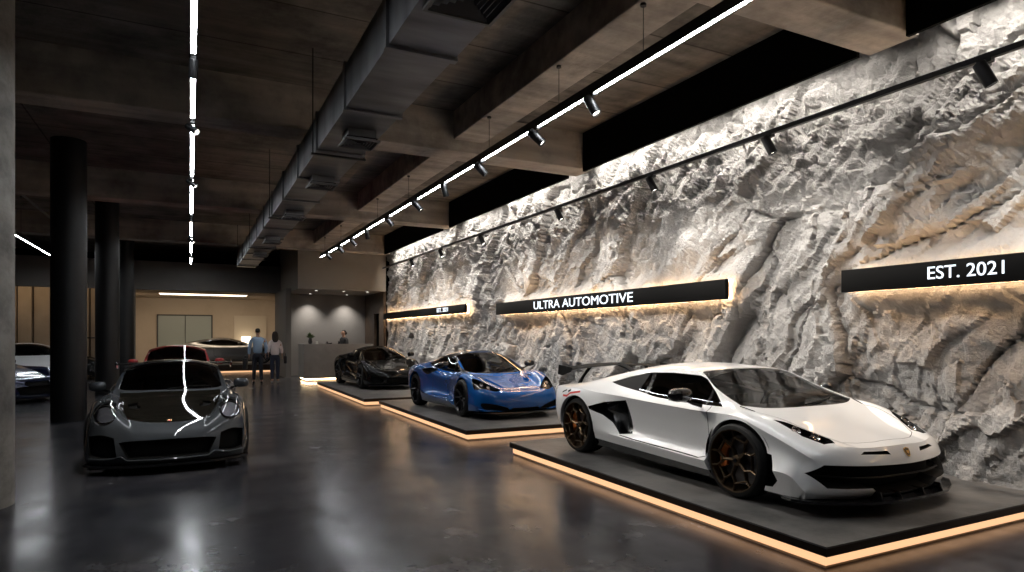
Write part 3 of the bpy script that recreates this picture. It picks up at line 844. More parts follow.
# ------------------------------------------------------------------ round-lamp rear-engine coupe, also stretched for the front-engine ones
def build_round(root, paint, hood=None, roofm=None, wing=True, long=False, lamps='round', rim=None, simple=False):
    G = [
     S(0, (-1.95,.82,.25),(-2.0,.85,.27),(-2.05,.83,.28),(-2.1,.77,.28),(-2.13,.68,.28),(-2.17,.54,.28),(-2.19,.36,.28),(-2.2,.18,.28),(-2.2,0,.28)),
     S(0, (-1.9,.88,.24),(-1.95,.92,.36),(-2.0,.91,.5),(-2.05,.86,.56),(-2.1,.78,.6),(-2.15,.6,.62),(-2.2,.4,.63),(-2.22,.2,.63),(-2.22,0,.63)),
     S(0, (-1.8,.9,.22),(-1.82,.95,.38),(-1.85,.96,.55),(-1.88,.93,.68),(-1.95,.82,.78),(-2.0,.62,.82),(-2.05,.42,.83),(-2.07,.2,.84),(-2.07,0,.84)),
     S(-1.6, (.9,.2),(.96,.38),(.975,.55),(.97,.70),(.88,.84),(.66,.89),(.46,.94),(.23,.965),(0,.97)),
     S(-1.23, (.9,.17),(.95,.36),(.975,.55),(.965,.72),(.88,.87),(.70,.92),(.54,1.03),(.27,1.085),(0,1.095)),
     S(-.8, (.9,.15),(.95,.32),(.94,.5),(.92,.68),(.85,.83),(.72,.90),(.58,1.12),(.3,1.19),(0,1.205)),
     S(-.35, (.9,.14),(.94,.29),(.89,.42),(.88,.62),(.85,.78),(.75,.88),(.61,1.19),(.31,1.265),(0,1.28)),
     S(0, (.9,.13),(.94,.28),(.87,.4),(.865,.6),(.85,.77),(.76,.87),(.62,1.19),(.32,1.27),(0,1.29)),
     S(.35, (.9,.13),(.93,.28),(.87,.4),(.865,.6),(.85,.77),(.76,.865),(.64,1.13),(.33,1.215),(0,1.235)),
     S(.65, (.9,.13),(.93,.28),(.88,.4),(.875,.6),(.855,.78),(.77,.87),(.69,.99),(.36,1.065),(0,1.085)),
     S(.9, (.9,.13),(.93,.28),(.9,.42),(.895,.62),(.86,.80),(.77,.87),(.68,.88),(.35,.91),(0,.92)),
     S(1.23, (.9,.14),(.93,.3),(.93,.45),(.925,.65),(.87,.82),(.75,.865),(.56,.80),(.3,.81),(0,.82)),
     S(1.55, (.9,.15),(.93,.3),(.925,.44),(.91,.63),(.85,.79),(.73,.85),(.52,.72),(.28,.725),(0,.73)),
     S(1.8, (.89,.16),(.92,.3),(.9,.42),(.88,.57),(.82,.72),(.70,.79),(.47,.65),(.25,.645),(0,.645)),
     S(0, (1.82,.88,.16),(1.86,.9,.3),(1.88,.88,.42),(1.93,.84,.51),(1.98,.77,.62),(2.0,.66,.66),(2.03,.42,.59),(2.06,.2,.575),(2.07,0,.57)),
     S(0, (1.85,.87,.16),(1.9,.89,.27),(1.95,.86,.38),(2.0,.79,.45),(2.06,.68,.49),(2.1,.55,.50),(2.14,.38,.49),(2.16,.2,.485),(2.17,0,.48)),
     S(0, (1.86,.87,.15),(1.93,.87,.2),(1.99,.83,.22),(2.05,.76,.22),(2.1,.66,.22),(2.14,.53,.22),(2.18,.36,.22),(2.2,.18,.22),(2.2,0,.22)),
     S(0, (1.86,.86,.13),(1.9,.86,.13),(1.95,.82,.13),(2.0,.75,.13),(2.05,.65,.13),(2.09,.52,.13),(2.12,.36,.13),(2.14,.18,.13),(2.14,0,.13)),
    ]
    AF, AR = 1.23, -1.23
    X = lambda x: x
    if long:
        X = lambda x: x + .42 * max(0, min(1, (x - .3) / .8)) - .15 * max(0, min(1, (-x - .6) / .8))
        G = [[(X(x), y, z - .06 * max(0, (z - .7) / .6)) for x, y, z in st] for st in G]
        AF, AR = X(AF), X(AR)
    P2 = lambda pts: [(X(p[0]), *p[1:]) for p in pts]
    lz = (lambda z: z - .06 * max(0, (z - .7) / .6)) if long else (lambda z: z)
    bm = loft(G, ucut=(2,), vcut=(1, 6), ures=.055, vres=.045)
    cut_arch(bm, AF, .34, .375); cut_arch(bm, AR, .345, .385)
    sd = lambda c, n: c.y > .4
    dlo = smooth_poly([(X(.74),lz(.905),1),(X(.45),lz(1.06)),(X(.2),lz(1.155)),(0,lz(1.17)),(-.35,lz(1.165)),(-.75,lz(1.10)),(X(-1.05),lz(1.0),1),(-.85,lz(.945)),(-.4,lz(.915)),(0,lz(.90)),(X(.4),lz(.895))], 2)
    fs = carve(bm, dlo, 'y', lambda c, n: c.y > .4 and n.y > .2)
    g = take_panel(nu(bm), fs, -.005, .025); pair('side_window', g, M_side(), root, 60)
    ws = P2(smooth_poly([(.93,0),(.91,.3),(.86,.55),(.79,.645,1),(.5,.62),(.25,.585,1),(.22,.3),(.215,0)], 3, False))
    fs = carve(bm, ws, 'z', lambda c, n: n.z > .2)
    g = take_panel(nu(bm), fs, -.005, .025); both('windscreen', g, M_wind(), root, 60)
    ws = P2(smooth_poly([(-.62,0),(-.64,.3),(-.70,.50,1),(-1.1,.46),(-1.45,.36,1),(-1.5,0)], 3, False))
    fs = carve(bm, ws, 'z', lambda c, n: n.z > .2)
    g = take_panel(nu(bm), fs, -.005, .025); both('rear_window', g, M_side(), root, 60)
    if hood:
        fs = carve(bm, P2(smooth_poly([(.97,0),(.95,.4),(.90,.62,1),(1.3,.60),(1.6,.555),(1.8,.49),(1.93,.38),(2.0,.2),(2.01,0)], 3, False)), 'z', lambda c, n: n.z > .2)
        g = take_panel(nu(bm), fs, -.003, .012)
        nv = carve(g, [(1.36,.50),(1.30,.38),(1.40,.39),(1.46,.34),(1.55,.36),(1.50,.46)], 'z'); nv = take_pocket(nu(g), nv, (-.02, 0, -.03), .95)
        hd = both('hood', g, hood, root, 40); hd['label'] = 'dark carbon hood with two slanted vents'
        pair('hood_vent', nv, M_matte(), hd, 30)
    if roofm:
        fs = carve(bm, [(.35,1.10),(.35,1.4),(-.75,1.4),(-.75,1.19),(-.3,1.195),(0,1.205),(.2,1.18)], 'y', lambda c, n: c.z > 1.1)
        g = take_panel(nu(bm), fs, -.001, .004); both('roof_panel', g, roofm, root, 50)
    if lamps == 'round':
        el = [(.70 + .128 * math.cos(2 * PI * k / 22), .715 + .128 * math.sin(2 * PI * k / 22)) for k in range(22)]
        fs = carve(bm, el, 'x', lambda c, n: c.x > X(1.4) and n.x > .05)
        g = take_panel(nu(bm), fs, -.002, .03)
        hz = NB()
        for sg, (hl) in zip((1, -1), pair('headlight', g, glass('clear_lens', (.92, .93, .95), .1), root, 50)):
            l = NB(); M0 = Matrix.Translation((X(1.80), sg * .70, .69)) @ Matrix.Rotation(R(62), 4, 'Y')
            lathe(l, [(.118, .015), (.10, -.02), (.03, -.06), (.001, -.06)], 24, M=M0); fixn(l)
            link('lamp_bowl', l, pbr('lamp_bowl', (.09, .09, .10), .3, metal=.9), hl, 40)
            for dx, dy in ((-.045, 0), (.045, 0), (0, .05), (0, -.05)):
                l = NB(); lathe(l, [(.001, .012), (.018, .012), (.026, .022), (.028, -.03)], 14, M=M0 @ Matrix.Translation((dx, dy, -.01)))
                fixn(l); link('headlight_lens', l, M_chrome(), hl, 30)
            l = NB(); tube(l, [M0 @ Vector((.112 * math.cos(a), .112 * math.sin(a), .018)) for a in [2 * PI * k / 24 for k in range(24)]], .013, 6, closed=True)
            link('lamp_ring', l, M_chrome(), hl, 40)
    else:
        fs = carve(bm, P2(smooth_poly([(1.50,.80,1),(1.72,.66),(1.93,.56,1),(1.97,.66),(1.88,.76),(1.7,.83)], 3)), 'z', lambda c, n: n.z > .1 and c.x > 1.4)
        g = take_panel(nu(bm), fs, -.004, .03)
        for sg, hl in zip((1, -1), pair('headlight', g, M_lampglass(), root, 50)):
            lens_pods(hl, [(X(1.72), sg * .73, .735, .045), (X(1.85), sg * .67, .67, .045)], M_chrome())
    # bumper openings
    xc = lambda c, n: c.x > X(1.75) and n.x > .02
    fs = carve(bm, smooth_poly([(.855,.46,1),(.72,.485),(.58,.45,1),(.55,.22,1),(.70,.205),(.84,.23,1)], 3), 'x', xc)
    g = take_pocket(nu(bm), fs, (-.12, 0, 0), .95); pair('front_intake', g, M_matte(), root, 30)
    fs = carve(bm, [(0,.20),(0,.415),(.40,.41),(.53,.395),(.44,.20)], 'x', xc)
    g = take_pocket(nu(bm), fs, (-.12, 0, 0), .95); both('front_grille', g, M_matte(), root, 30)
    if long:
        fs = carve(bm, [(0,.40),(0,.53),(.30,.52),(.34,.46),(.26,.40)], 'x', xc)
        g = take_pocket(nu(bm), fs, (-.06, 0, 0), .95); both('front_grille', g, M_matte(), root, 30)
    fs = carve(bm, [(X(.92),.10),(X(.92),.19),(-.9,.22),(-.9,.10)], 'y', lambda c, n: c.y > .6)
    g = take_out(bm, fs); pair('side_skirt', g, M_carbon(), root, 40)
    if not simple:
        fs = carve(bm, [(-1.6,.62),(-1.15+0,.80),(-1.25,.82)], 'y', sd)
    groove(bm, P2([(.68,.89),(.82,.75),(.80,.34),(.66,.28),(-.30,.31),(-.44,.42),(-.46,.90)]), .009, 'y', sd)
    both('body', nu(bm), [paint, M_matte()], root, 35)
    front_lip(root, P2([(2.25,0),(2.24,.3),(2.18,.55),(2.05,.8),(1.9,.92),(1.8,.92),(1.82,.5),(1.82,0)]), .10, .125, M_carbon())
    if hood:
        b = NB(); tube(b, [(1.97,.84,.205),(2.10,.66,.20),(2.17,.50,.235),(2.21,.44,.19),(2.235,.2,.185),(2.24,0,.185)], [.02,.018,.016,.016,.014,.014], 8, flat=((0,0,1), .6)); fixn(b); both('bumper_lip', b, paint, root, 40)
        b = NB()
        sh = [(0,-.04),(.024,-.025),(.03,.03),(0,.038),(-.03,.03),(-.024,-.025)]
        Mx = Matrix.Translation((1.955,0,.602)) @ Matrix.Rotation(R(25), 4, 'Y') @ Matrix.Rotation(R(90), 4, 'Z')
        prism(b, sh, 0, .006, 0, Mx); prism(b, [(x*.45, y*.45) for x, y in sh], .006, .009, 1, Mx); fixn(b)
        link('badge', b, [pbr('gold', (.75, .5, .18), .25, metal=1), pbr('red_decal', (.6, .03, .02), .4)], root, 30)['label'] = 'small gold shield badge on the nose'
    if wing:
        b = NB()
        prof = [(0,0),(.06,.02),(.2,.022),(.3,.03),(.3,.02),(.1,-.01)]
        rings = [[b.verts.new((-1.85 - x, y, 1.15 + z)) for x, z in prof] for y in (-.92,-.45,0,.45,.92)]
        for A, B in zip(rings[:-1], rings[1:]):
            for i in range(len(prof)): b.faces.new((A[i], A[(i+1) % len(prof)], B[(i+1) % len(prof)], B[i]))
        b.faces.new(rings[0]); b.faces.new(rings[-1][::-1]); fixn(b)
        wg = link('rear_wing', b, M_carbon(), root, 40)
        XZ = Matrix(((1,0,0,0),(0,0,1,0),(0,1,0,0),(0,0,0,1)))
        for s in (-1, 1):
            b = NB(); prism(b, [(-1.8,1.19),(-2.18,1.21),(-2.18,1.07),(-1.85,1.10)], s * .92, s * .935, M=XZ); fixn(b); link('wing_endplate', b, M_carbon(), wg, 30)
            b = NB(); tube(b, [(-1.9,s*.5,.86),(-1.98,s*.5,1.15)], .04, 8, flat=((0,1,0), .3)); fixn(b); link('wing_support', b, M_carbon(), wg, 40)
    dark = rim or pbr('dark_rim', (.02, .02, .022), .35, metal=.6)
    car_running_gear(root, AF, AR, .955, .34, .26, 'twin10', dark, M_black(), None, X(-.25) ,
                     P2([(-1.1,0),(-1.1,.66),(.4,.73),(.78,.64),(.85,0)]), (X(.5), X(.84), .64), (X(.50), .93, .95, .22, .14, .12, paint, (.04, -.15, -.07)), dash_z=lz(.875))
    if hood:
        make_wiper(root, [(.94,-.05,.925),(.87,.25,.945),(.82,.50,.94)])
    return root
# ------------------------------------------------------------------ room materials
def tex_mat(name, build):
    if name in MATS: return MATS[name]
    m, nt, b = nodes_of(name); build(nt, b, nt.nodes.new, nt.links.new); MATS[name] = m; return m

def ramp(N, stops):
    r = N('ShaderNodeValToRGB'); e = r.color_ramp.elements
    e[0].position, e[0].color = stops[0][0], (*stops[0][1], 1); e[1].position, e[1].color = stops[-1][0], (*stops[-1][1], 1)
    for p, c in stops[1:-1]:
        q = e.new(p); q.color = (*c, 1)
    return r

def concrete(name, dark, light, stain, rough=.75, scale=1.0, panel=None, board=0., bump=.25):
    def f(nt, b, N, L):
        g = N('ShaderNodeNewGeometry')
        mp = N('ShaderNodeMapping'); L(g.outputs['Position'], mp.inputs['Vector'])
        n = N('ShaderNodeTexNoise'); n.inputs['Scale'].default_value = 1.1 * scale; n.inputs['Detail'].default_value = 9; n.inputs['Roughness'].default_value = .65; L(mp.outputs[0], n.inputs['Vector'])
        r = ramp(N, [(.34, dark), (.66, light)]); L(n.outputs['Fac'], r.inputs[0])
        n2 = N('ShaderNodeTexNoise'); n2.inputs['Scale'].default_value = .55 * scale; n2.inputs['Detail'].default_value = 7; n2.inputs['Roughness'].default_value = .7; L(mp.outputs[0], n2.inputs['Vector'])
        r2 = N('ShaderNodeMapRange'); r2.inputs[1].default_value = .52; r2.inputs[2].default_value = .72; r2.inputs[4].default_value = .7; L(n2.outputs['Fac'], r2.inputs[0])
        mx = N('ShaderNodeMix'); mx.data_type = 'RGBA'; L(r2.outputs[0], mx.inputs[0]); L(r.outputs[0], mx.inputs[6]); mx.inputs[7].default_value = (*stain, 1)
        col = mx.outputs[2]; h = n.outputs['Fac']
        if board:
            m2 = N('ShaderNodeMapping'); m2.inputs['Scale'].default_value = (.25, board, board); L(g.outputs['Position'], m2.inputs['Vector'])
            w = N('ShaderNodeTexNoise'); w.inputs['Scale'].default_value = 2.2; w.inputs['Detail'].default_value = 4; L(m2.outputs[0], w.inputs['Vector'])
            rr = N('ShaderNodeMapRange'); rr.inputs[1].default_value = .3; rr.inputs[2].default_value = .7; rr.inputs[3].default_value = .72; rr.inputs[4].default_value = 1.2; L(w.outputs['Fac'], rr.inputs[0])
            m3 = N('ShaderNodeMix'); m3.data_type = 'RGBA'; m3.blend_type = 'MULTIPLY'; m3.inputs[0].default_value = 1; L(col, m3.inputs[6]); L(rr.outputs[0], m3.inputs[7]); col = m3.outputs[2]
        if panel:
            bk = N('ShaderNodeTexBrick'); bk.offset = 0; bk.inputs['Scale'].default_value = 1; bk.inputs['Brick Width'].default_value = panel[0]; bk.inputs['Row Height'].default_value = panel[1]
            bk.inputs['Mortar Size'].default_value = panel[2]; bk.inputs['Mortar Smooth'].default_value = .3
            bk.inputs['Color1'].default_value = (1, 1, 1, 1); bk.inputs['Color2'].default_value = (.80, .80, .80, 1); bk.inputs['Mortar'].default_value = (.35, .33, .3, 1); L(mp.outputs[0], bk.inputs['Vector'])
            m4 = N('ShaderNodeMix'); m4.data_type = 'RGBA'; m4.blend_type = 'MULTIPLY'; m4.inputs[0].default_value = 1; L(col, m4.inputs[6]); L(bk.outputs['Color'], m4.inputs[7]); col = m4.outputs[2]
        L(col, b.inputs['Base Color']); b.inputs['Roughness'].default_value = rough
        n3 = N('ShaderNodeTexNoise'); n3.inputs['Scale'].default_value = 14; n3.inputs['Detail'].default_value = 6; L(mp.outputs[0], n3.inputs['Vector'])
        bp = N('ShaderNodeBump'); bp.inputs['Strength'].default_value = bump; bp.inputs['Distance'].default_value = .03; L(n3.outputs['Fac'], bp.inputs['Height']); L(bp.outputs[0], b.inputs['Normal'])
    return tex_mat(name, f)

def floor_mat():
    def f(nt, b, N, L):
        g = N('ShaderNodeNewGeometry')
        n = N('ShaderNodeTexNoise'); n.inputs['Scale'].default_value = 1.3; n.inputs['Detail'].default_value = 7; n.inputs['Roughness'].default_value = .62; L(g.outputs['Position'], n.inputs['Vector'])
        r = ramp(N, [(.15, (.006, .006, .010)), (.5, (.036, .036, .043)), (.85, (.15, .14, .135))]); L(n.outputs['Fac'], r.inputs[0])
        bk = N('ShaderNodeTexBrick'); bk.offset = 0; bk.inputs['Scale'].default_value = 1; bk.inputs['Brick Width'].default_value = 5.2; bk.inputs['Row Height'].default_value = 4.4
        bk.inputs['Mortar Size'].default_value = .006; bk.inputs['Mortar Smooth'].default_value = .1
        bk.inputs['Color1'].default_value = (1, 1, 1, 1); bk.inputs['Color2'].default_value = (.9, .9, .9, 1); bk.inputs['Mortar'].default_value = (.25, .25, .25, 1)
        mp = N('ShaderNodeMapping'); mp.inputs['Location'].default_value = (1.2, .9, 0); L(g.outputs['Position'], mp.inputs['Vector']); L(mp.outputs[0], bk.inputs['Vector'])
        m4 = N('ShaderNodeMix'); m4.data_type = 'RGBA'; m4.blend_type = 'MULTIPLY'; m4.inputs[0].default_value = 1; L(r.outputs[0], m4.inputs[6]); L(bk.outputs['Color'], m4.inputs[7])
        ns = N('ShaderNodeTexNoise'); ns.inputs['Scale'].default_value = 3.4; ns.inputs['Detail'].default_value = 9; ns.inputs['Roughness'].default_value = .68
        ms = N('ShaderNodeMapping'); ms.inputs['Scale'].default_value = (1, .55, 1); ms.inputs['Location'].default_value = (3, 8, 0); L(g.outputs['Position'], ms.inputs['Vector']); L(ms.outputs[0], ns.inputs['Vector'])
        rs = N('ShaderNodeMapRange'); rs.inputs[1].default_value = .3; rs.inputs[2].default_value = .7; rs.inputs[3].default_value = .45; rs.inputs[4].default_value = 1.75; L(ns.outputs['Fac'], rs.inputs[0])
        m5 = N('ShaderNodeMix'); m5.data_type = 'RGBA'; m5.blend_type = 'MULTIPLY'; m5.inputs[0].default_value = 1; L(m4.outputs[2], m5.inputs[6]); L(rs.outputs[0], m5.inputs[7])
        L(m5.outputs[2], b.inputs['Base Color'])
        sp = N('ShaderNodeMath'); sp.operation = 'MULTIPLY'; sp.inputs[1].default_value = .32; L(rs.outputs[0], sp.inputs[0]); L(sp.outputs[0], b.inputs['Specular IOR Level'])
        n2 = N('ShaderNodeTexNoise'); n2.inputs['Scale'].default_value = 1.5; n2.inputs['Detail'].default_value = 7; n2.inputs['Roughness'].default_value = .6; L(g.outputs['Position'], n2.inputs['Vector'])
        rr = N('ShaderNodeMapRange'); rr.inputs[1].default_value = .15; rr.inputs[2].default_value = .85; rr.inputs[3].default_value = .13; rr.inputs[4].default_value = .32; L(n2.outputs['Fac'], rr.inputs[0]); L(rr.outputs[0], b.inputs['Roughness'])
        b.inputs['Specular IOR Level'].default_value = .34
    return tex_mat('polished_concrete', f)

def rock_mat():
    def f(nt, b, N, L):
        g = N('ShaderNodeNewGeometry')
        n = N('ShaderNodeTexNoise'); n.inputs['Scale'].default_value = .8; n.inputs['Detail'].default_value = 12; n.inputs['Roughness'].default_value = .68; n.inputs['Distortion'].default_value = .7; L(g.outputs['Position'], n.inputs['Vector'])
        r = ramp(N, [(.25, (.24, .235, .23)), (.45, (.36, .352, .345)), (.62, (.45, .44, .43)), (.8, (.56, .55, .535))]); L(n.outputs['Fac'], r.inputs[0])
        n2 = N('ShaderNodeTexNoise'); n2.inputs['Scale'].default_value = 1.4; n2.inputs['Detail'].default_value = 9; n2.inputs['Roughness'].default_value = .7
        mp = N('ShaderNodeMapping'); mp.inputs['Location'].default_value = (7, 3, 5); L(g.outputs['Position'], mp.inputs['Vector']); L(mp.outputs[0], n2.inputs['Vector'])
        r2 = N('ShaderNodeMapRange'); r2.inputs[1].default_value = .58; r2.inputs[2].default_value = .78; r2.inputs[4].default_value = .35; L(n2.outputs['Fac'], r2.inputs[0])
        mx = N('ShaderNodeMix'); mx.data_type = 'RGBA'; L(r2.outputs[0], mx.inputs[0]); L(r.outputs[0], mx.inputs[6]); mx.inputs[7].default_value = (.31, .285, .26, 1)
        L(mx.outputs[2], b.inputs['Base Color']); b.inputs['Roughness'].default_value = .85; b.inputs['Specular IOR Level'].default_value = .25
        n3 = N('ShaderNodeTexNoise'); n3.inputs['Scale'].default_value = 6; n3.inputs['Detail'].default_value = 14; n3.inputs['Roughness'].default_value = .72; L(g.outputs['Position'], n3.inputs['Vector'])
        bp = N('ShaderNodeBump'); bp.inputs['Strength'].default_value = .9; bp.inputs['Distance'].default_value = .09; L(n3.outputs['Fac'], bp.inputs['Height']); L(bp.outputs[0], b.inputs['Normal'])
    return tex_mat('grey_rock', f)

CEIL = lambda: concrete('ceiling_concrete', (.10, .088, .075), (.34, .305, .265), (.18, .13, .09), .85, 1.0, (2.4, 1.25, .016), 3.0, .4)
BEAM = lambda: concrete('lit_beam_concrete', (.27, .24, .21), (.58, .52, .46), (.30, .235, .175), .85, 1.3, None, 2.2, .35)  # beams made paler than the slab, floor bounce light put into their colour

def struct(name, bm, m, smooth=None):
    return tag(link(name, fixn(bm), m, None, smooth), kind='structure')
def sbox(name, m, *a, bev=0.):
    b = NB(); box(b, *a, bev=bev); return struct(name, b, m)

# ------------------------------------------------------------------ shell
SL = 5.3
b = NB(); box(b, -14, 7.6, -5, 37, -.2, 0); struct('floor', b, floor_mat())
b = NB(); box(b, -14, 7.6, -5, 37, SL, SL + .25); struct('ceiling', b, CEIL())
for y0, y1 in ((-2.2, -1.7), (3.95, 4.48), (9.85, 10.4), (16.6, 17.15), (23.2, 23.75)):
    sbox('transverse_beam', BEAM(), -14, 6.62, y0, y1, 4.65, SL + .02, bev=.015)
for y0, y1 in ((-1.7, 3.95), (4.48, 9.85), (10.4, 16.6), (17.15, 23.2)):
    sbox('longitudinal_beam', BEAM(), 3.88, 4.42, y0 - .01, y1 + .01, 4.84, SL + .02, bev=.015)
for y0, y1 in ((-1.7, 3.95), (4.48, 9.85), (10.4, 16.6), (17.15, 23.2)):
    sbox('longitudinal_beam', BEAM(), -5.6, -5.1, y0 - .01, y1 + .01, 4.84, SL + .02, bev=.015)
blk = pbr('black_plaster', (.004, .004, .004), .9, spec=.1)
for y0, y1 in ((-1.7, 3.95), (4.48, 9.85), (10.4, 16.6), (17.15, 23.2)):
    sbox('trim_fascia', blk, 6.40, 6.45, y0, y1, 4.60, SL + .01)
dk = concrete('dark_wall_plaster', (.02, .019, .018), (.04, .037, .034), (.02, .018, .015), .9)
sbox('wall_left', dk, -14.2, -14, -5, 37, 0, SL)
sbox('wall_front', dk, -14, 7.6, -5.2, -5, 0, SL)
for x, y, r, mm in ((-2.05, 14.6, .29, 'p'), (-2.02, 20.6, .285, 'p'), (-2.07, 26.6, .285, 'p')):
    b = NB(); lathe(b, [(r, 0), (r, .3), (r, 2), (r, 4), (r, SL + .02)], 48, M=Matrix.Translation((x, y, 0)))
    struct('column', b, pbr('black_column_paint', (.011, .011, .012), .5, noise_amt=.2, noise_scale=3), 60)
b = NB(); lathe(b, [(.37, 0), (.37, .02), (.37, 2), (.37, 4), (.37, SL + .02)], 48, M=Matrix.Translation((-1.87, 7.6, 0)))
struct('column', b, concrete('column_concrete', (.17, .16, .148), (.36, .34, .31), (.15, .13, .11), .8, 2.5, None, 1.2, .4), 60)

# ------------------------------------------------------------------ rock wall
def rock():
    ys = []; y = -3.0
    while y < 24.2:
        ys.append(y); y += .026 if y < 9 else (.04 if y < 15 else .07)
    zs = [-.05 + 5.4 * i / 170 for i in range(171)]
    ca, sa = .80, .60
    def nvec(p): return Vector((noise.noise(p), noise.noise(p + Vector((31.4, 7.7, 2.3))), noise.noise(p + Vector((3.9, 51.2, 17.1)))))
    def h1(p, k): return noise.cell(Vector((p.x * 7.3 + k, p.y * 5.1 - k, p.z * 3.7 + 11 * k)))
    def facet(q, k):
        d, pts = noise.voronoi(q, distance_metric='DISTANCE')
        c = pts[0]; e = q - c
        return (h1(c, k) * .5 + (h1(c, k + 3)) * e.x + (h1(c, k + 7)) * e.y), d[1] - d[0]
    vs = []
    bm = NB()
    for y in ys:
        col = []
        for z in zs:
            u = -sa * y + ca * z; v = ca * y + sa * z
            w = nvec(Vector((y * .55, z * .55, 3.1))) * .30 + nvec(Vector((y * 2.3, z * 2.3, 9.1))) * .07
            q = Vector((u * .38, v * .85, .5)) + w
            f1, e1 = facet(q, 1.0)
            f2, e2 = facet(q * 2.7 + Vector((5.2, 1.3, 0)), 2.0)
            f3, e3 = facet(q * 6.5 + Vector((2.2, 7.3, 0)) + w * .5, 4.0)
            big = noise.fractal(Vector((y * .30, z * .33, 7.7)), 1.0, 2.1, 4)
            rid = noise.ridged_multi_fractal(Vector((u * .8, v * 1.9, 1.7)), .8, 2.2, 6, 1.0, 2.0)
            fine = noise.fractal(Vector((y * 4.6, z * 4.6, 2.2)), .7, 2.1, 6)
            crumb = noise.turbulence(Vector((y * 2.4, z * 2.4, 5.5)) + w * .4, 6, True)
            up = max(0, min(1, (z - 2.3 + noise.noise(Vector((y * .5, z * .5, 0))) * 1.1) / 1.6))
            d = .10 * big + .17 * f1 + .10 * f2 * (1 - .3 * up) + .045 * f3 + .035 * (rid - 1.2) + .026 * fine + (.45 + .55 * up) * (.11 * crumb - .03) + .05
            cr = max(0, 1 - e1 / .035); d -= .10 * cr * cr
            cr = max(0, 1 - e2 / .03) * max(0, min(1, noise.noise(Vector((y * .7, z * .7, 4))) * 3 + .2)); d -= .06 * cr * cr
            x = 6.95 - d
            sg = 0
            for a0, a1, zc in ((.6, 4.78, 2.215), (6.53, 13.9, 2.245), (15.85, 23.9, 2.34)):
                dy = max(0, a0 - y, y - a1); dz = max(0, abs(z - zc) - .13)
                q_ = max(0, 1 - math.hypot(dy, dz) / .30); sg = max(sg, q_ * q_ * (3 - 2 * q_))
            x = x + (6.735 + (x - 6.80) * .30 - x) * sg
            lim2 = 6.62 + .05 * sg
            if x < lim2 + .06: x = lim2 + .06 * math.exp((x - lim2 - .06) / .06)
            col.append(bm.verts.new((x, y, z)))
        vs.append(col)
    for A, B in zip(vs[:-1], vs[1:]):
        for i in range(len(zs) - 1):
            bm.faces.new((A[i], A[i + 1], B[i + 1], B[i]))
    bm.normal_update()
    o = link('wall_right', bm, rock_mat(), None, None)
    tag(o, kind='structure')
    if o.data.polygons[0].normal.x > 0: o.data.flip_normals()
rock()
sbox('wall_right_backing', dk, 7.45, 7.6, -5, 24.2, 0, SL)

# ------------------------------------------------------------------ far end
beige = concrete('beige_plaster', (.42, .35, .27), (.52, .44, .35), (.40, .33, .25), .85, .6, None, 0, .08)
greyp = concrete('grey_plaster', (.24, .225, .215), (.30, .285, .27), (.22, .21, .2), .85, .6, None, 0, .1)
band = concrete('band_plaster', (.13, .12, .11), (.17, .155, .14), (.12, .11, .1), .85, .6, None, 0, .1)
bulk = concrete('bulkhead_plaster', (.22, .195, .165), (.28, .25, .215), (.22, .19, .16), .85, .6, None, 0, .1)
wood = pbr('brown_wood', (.075, .05, .033), .45, noise_amt=.35, noise_scale=5)
sbox('wall_header', band, -14, 3.45, 28.8, 29.05, 3.42, 4.55)
sbox('wall_partition', band, 3.25, 3.45, 25.6, 29.05, 0, 3.42)
sbox('wall_bulkhead', bulk, 3.45, 6.66, 23.9, 29.05, 3.3, SL)
sbox('wall_reception', greyp, 3.45, 6.7, 27.0, 27.2, 0, 3.32)
sbox('wall_void', blk, -14, 3.45, 33.5, 33.6, 4.5, SL)
# brown wood flank with a black niche
b = NB(); box(b, 6.62, 6.72, 24.1, 24.75, 0, 3.32); box(b, 6.62, 6.72, 25.5, 27.0, 0, 3.32); box(b, 6.62, 6.72, 24.75, 25.5, 2.5, 3.32); struct('wall_flank', b, wood)
sbox('wall_niche', blk, 6.74, 6.8, 24.1, 27.0, 0, 3.24)
# back room
sbox('wall_back', beige, -14, 4.4, 35.0, 35.2, 0, 4.6)
sbox('wall_back_right', beige, 4.2, 4.4, 29.05, 35.0, 0, 4.6)
b = NB(); box(b, -2.6, 4.4, 29.05, 35.0, 3.42, 3.6); struct('ceiling_back', b, beige)
sbox('wall_jamb', band, -2.75, -1.9, 28.8, 29.05, 0, 3.42)
sbox('wall_divider', beige, -2.75, -2.6, 29.05, 35, 0, 3.6)
# slatted beige panels on the left
slat = pbr('beige_panel', (.36, .28, .20), .6, noise_amt=.1, noise_scale=2)
slatd = pbr('brown_panel', (.11, .08, .055), .6)
b = NB(); x = -13.5; random.seed(5); k = 0
while x < -2.9:
    w = random.choice((.32, .5, .42, .26))
    box(b, x, x + w, 30.62 - .1 * (k % 2), 30.8, 0, 3.9, 0); x += w; box(b, x, x + .09, 30.72, 30.8, 0, 3.9, 1); x += .07; k += 1
o = struct('wall_slats', b, [slat, slatd])
sbox('ceiling_slats', band, -14, -2.75, 29.05, 30.8, 3.9, 4.1)
# window in the back wall
b = NB()
for a in ((-1.42, 1.0, 1.02, 1.08), (-1.42, 1.0, 2.58, 2.64)): box(b, a[0], a[1], 34.93, 35.02, a[2], a[3])
for x0 in (-1.42, -.02 - .2, .94): box(b, x0, x0 + .06 if x0 != -.22 else x0 + .03, 34.93, 35.02, 1.02, 2.64)
w = struct('window_1', b, pbr('window_frame', (.05, .05, .048), .5))
b = NB(); box(b, -1.37, .95, 34.97, 34.985, 1.07, 2.6); link('window_pane', fixn(b), pbr('frosted_pane', (.30, .33, .30), .35, coat=.3), w, None)
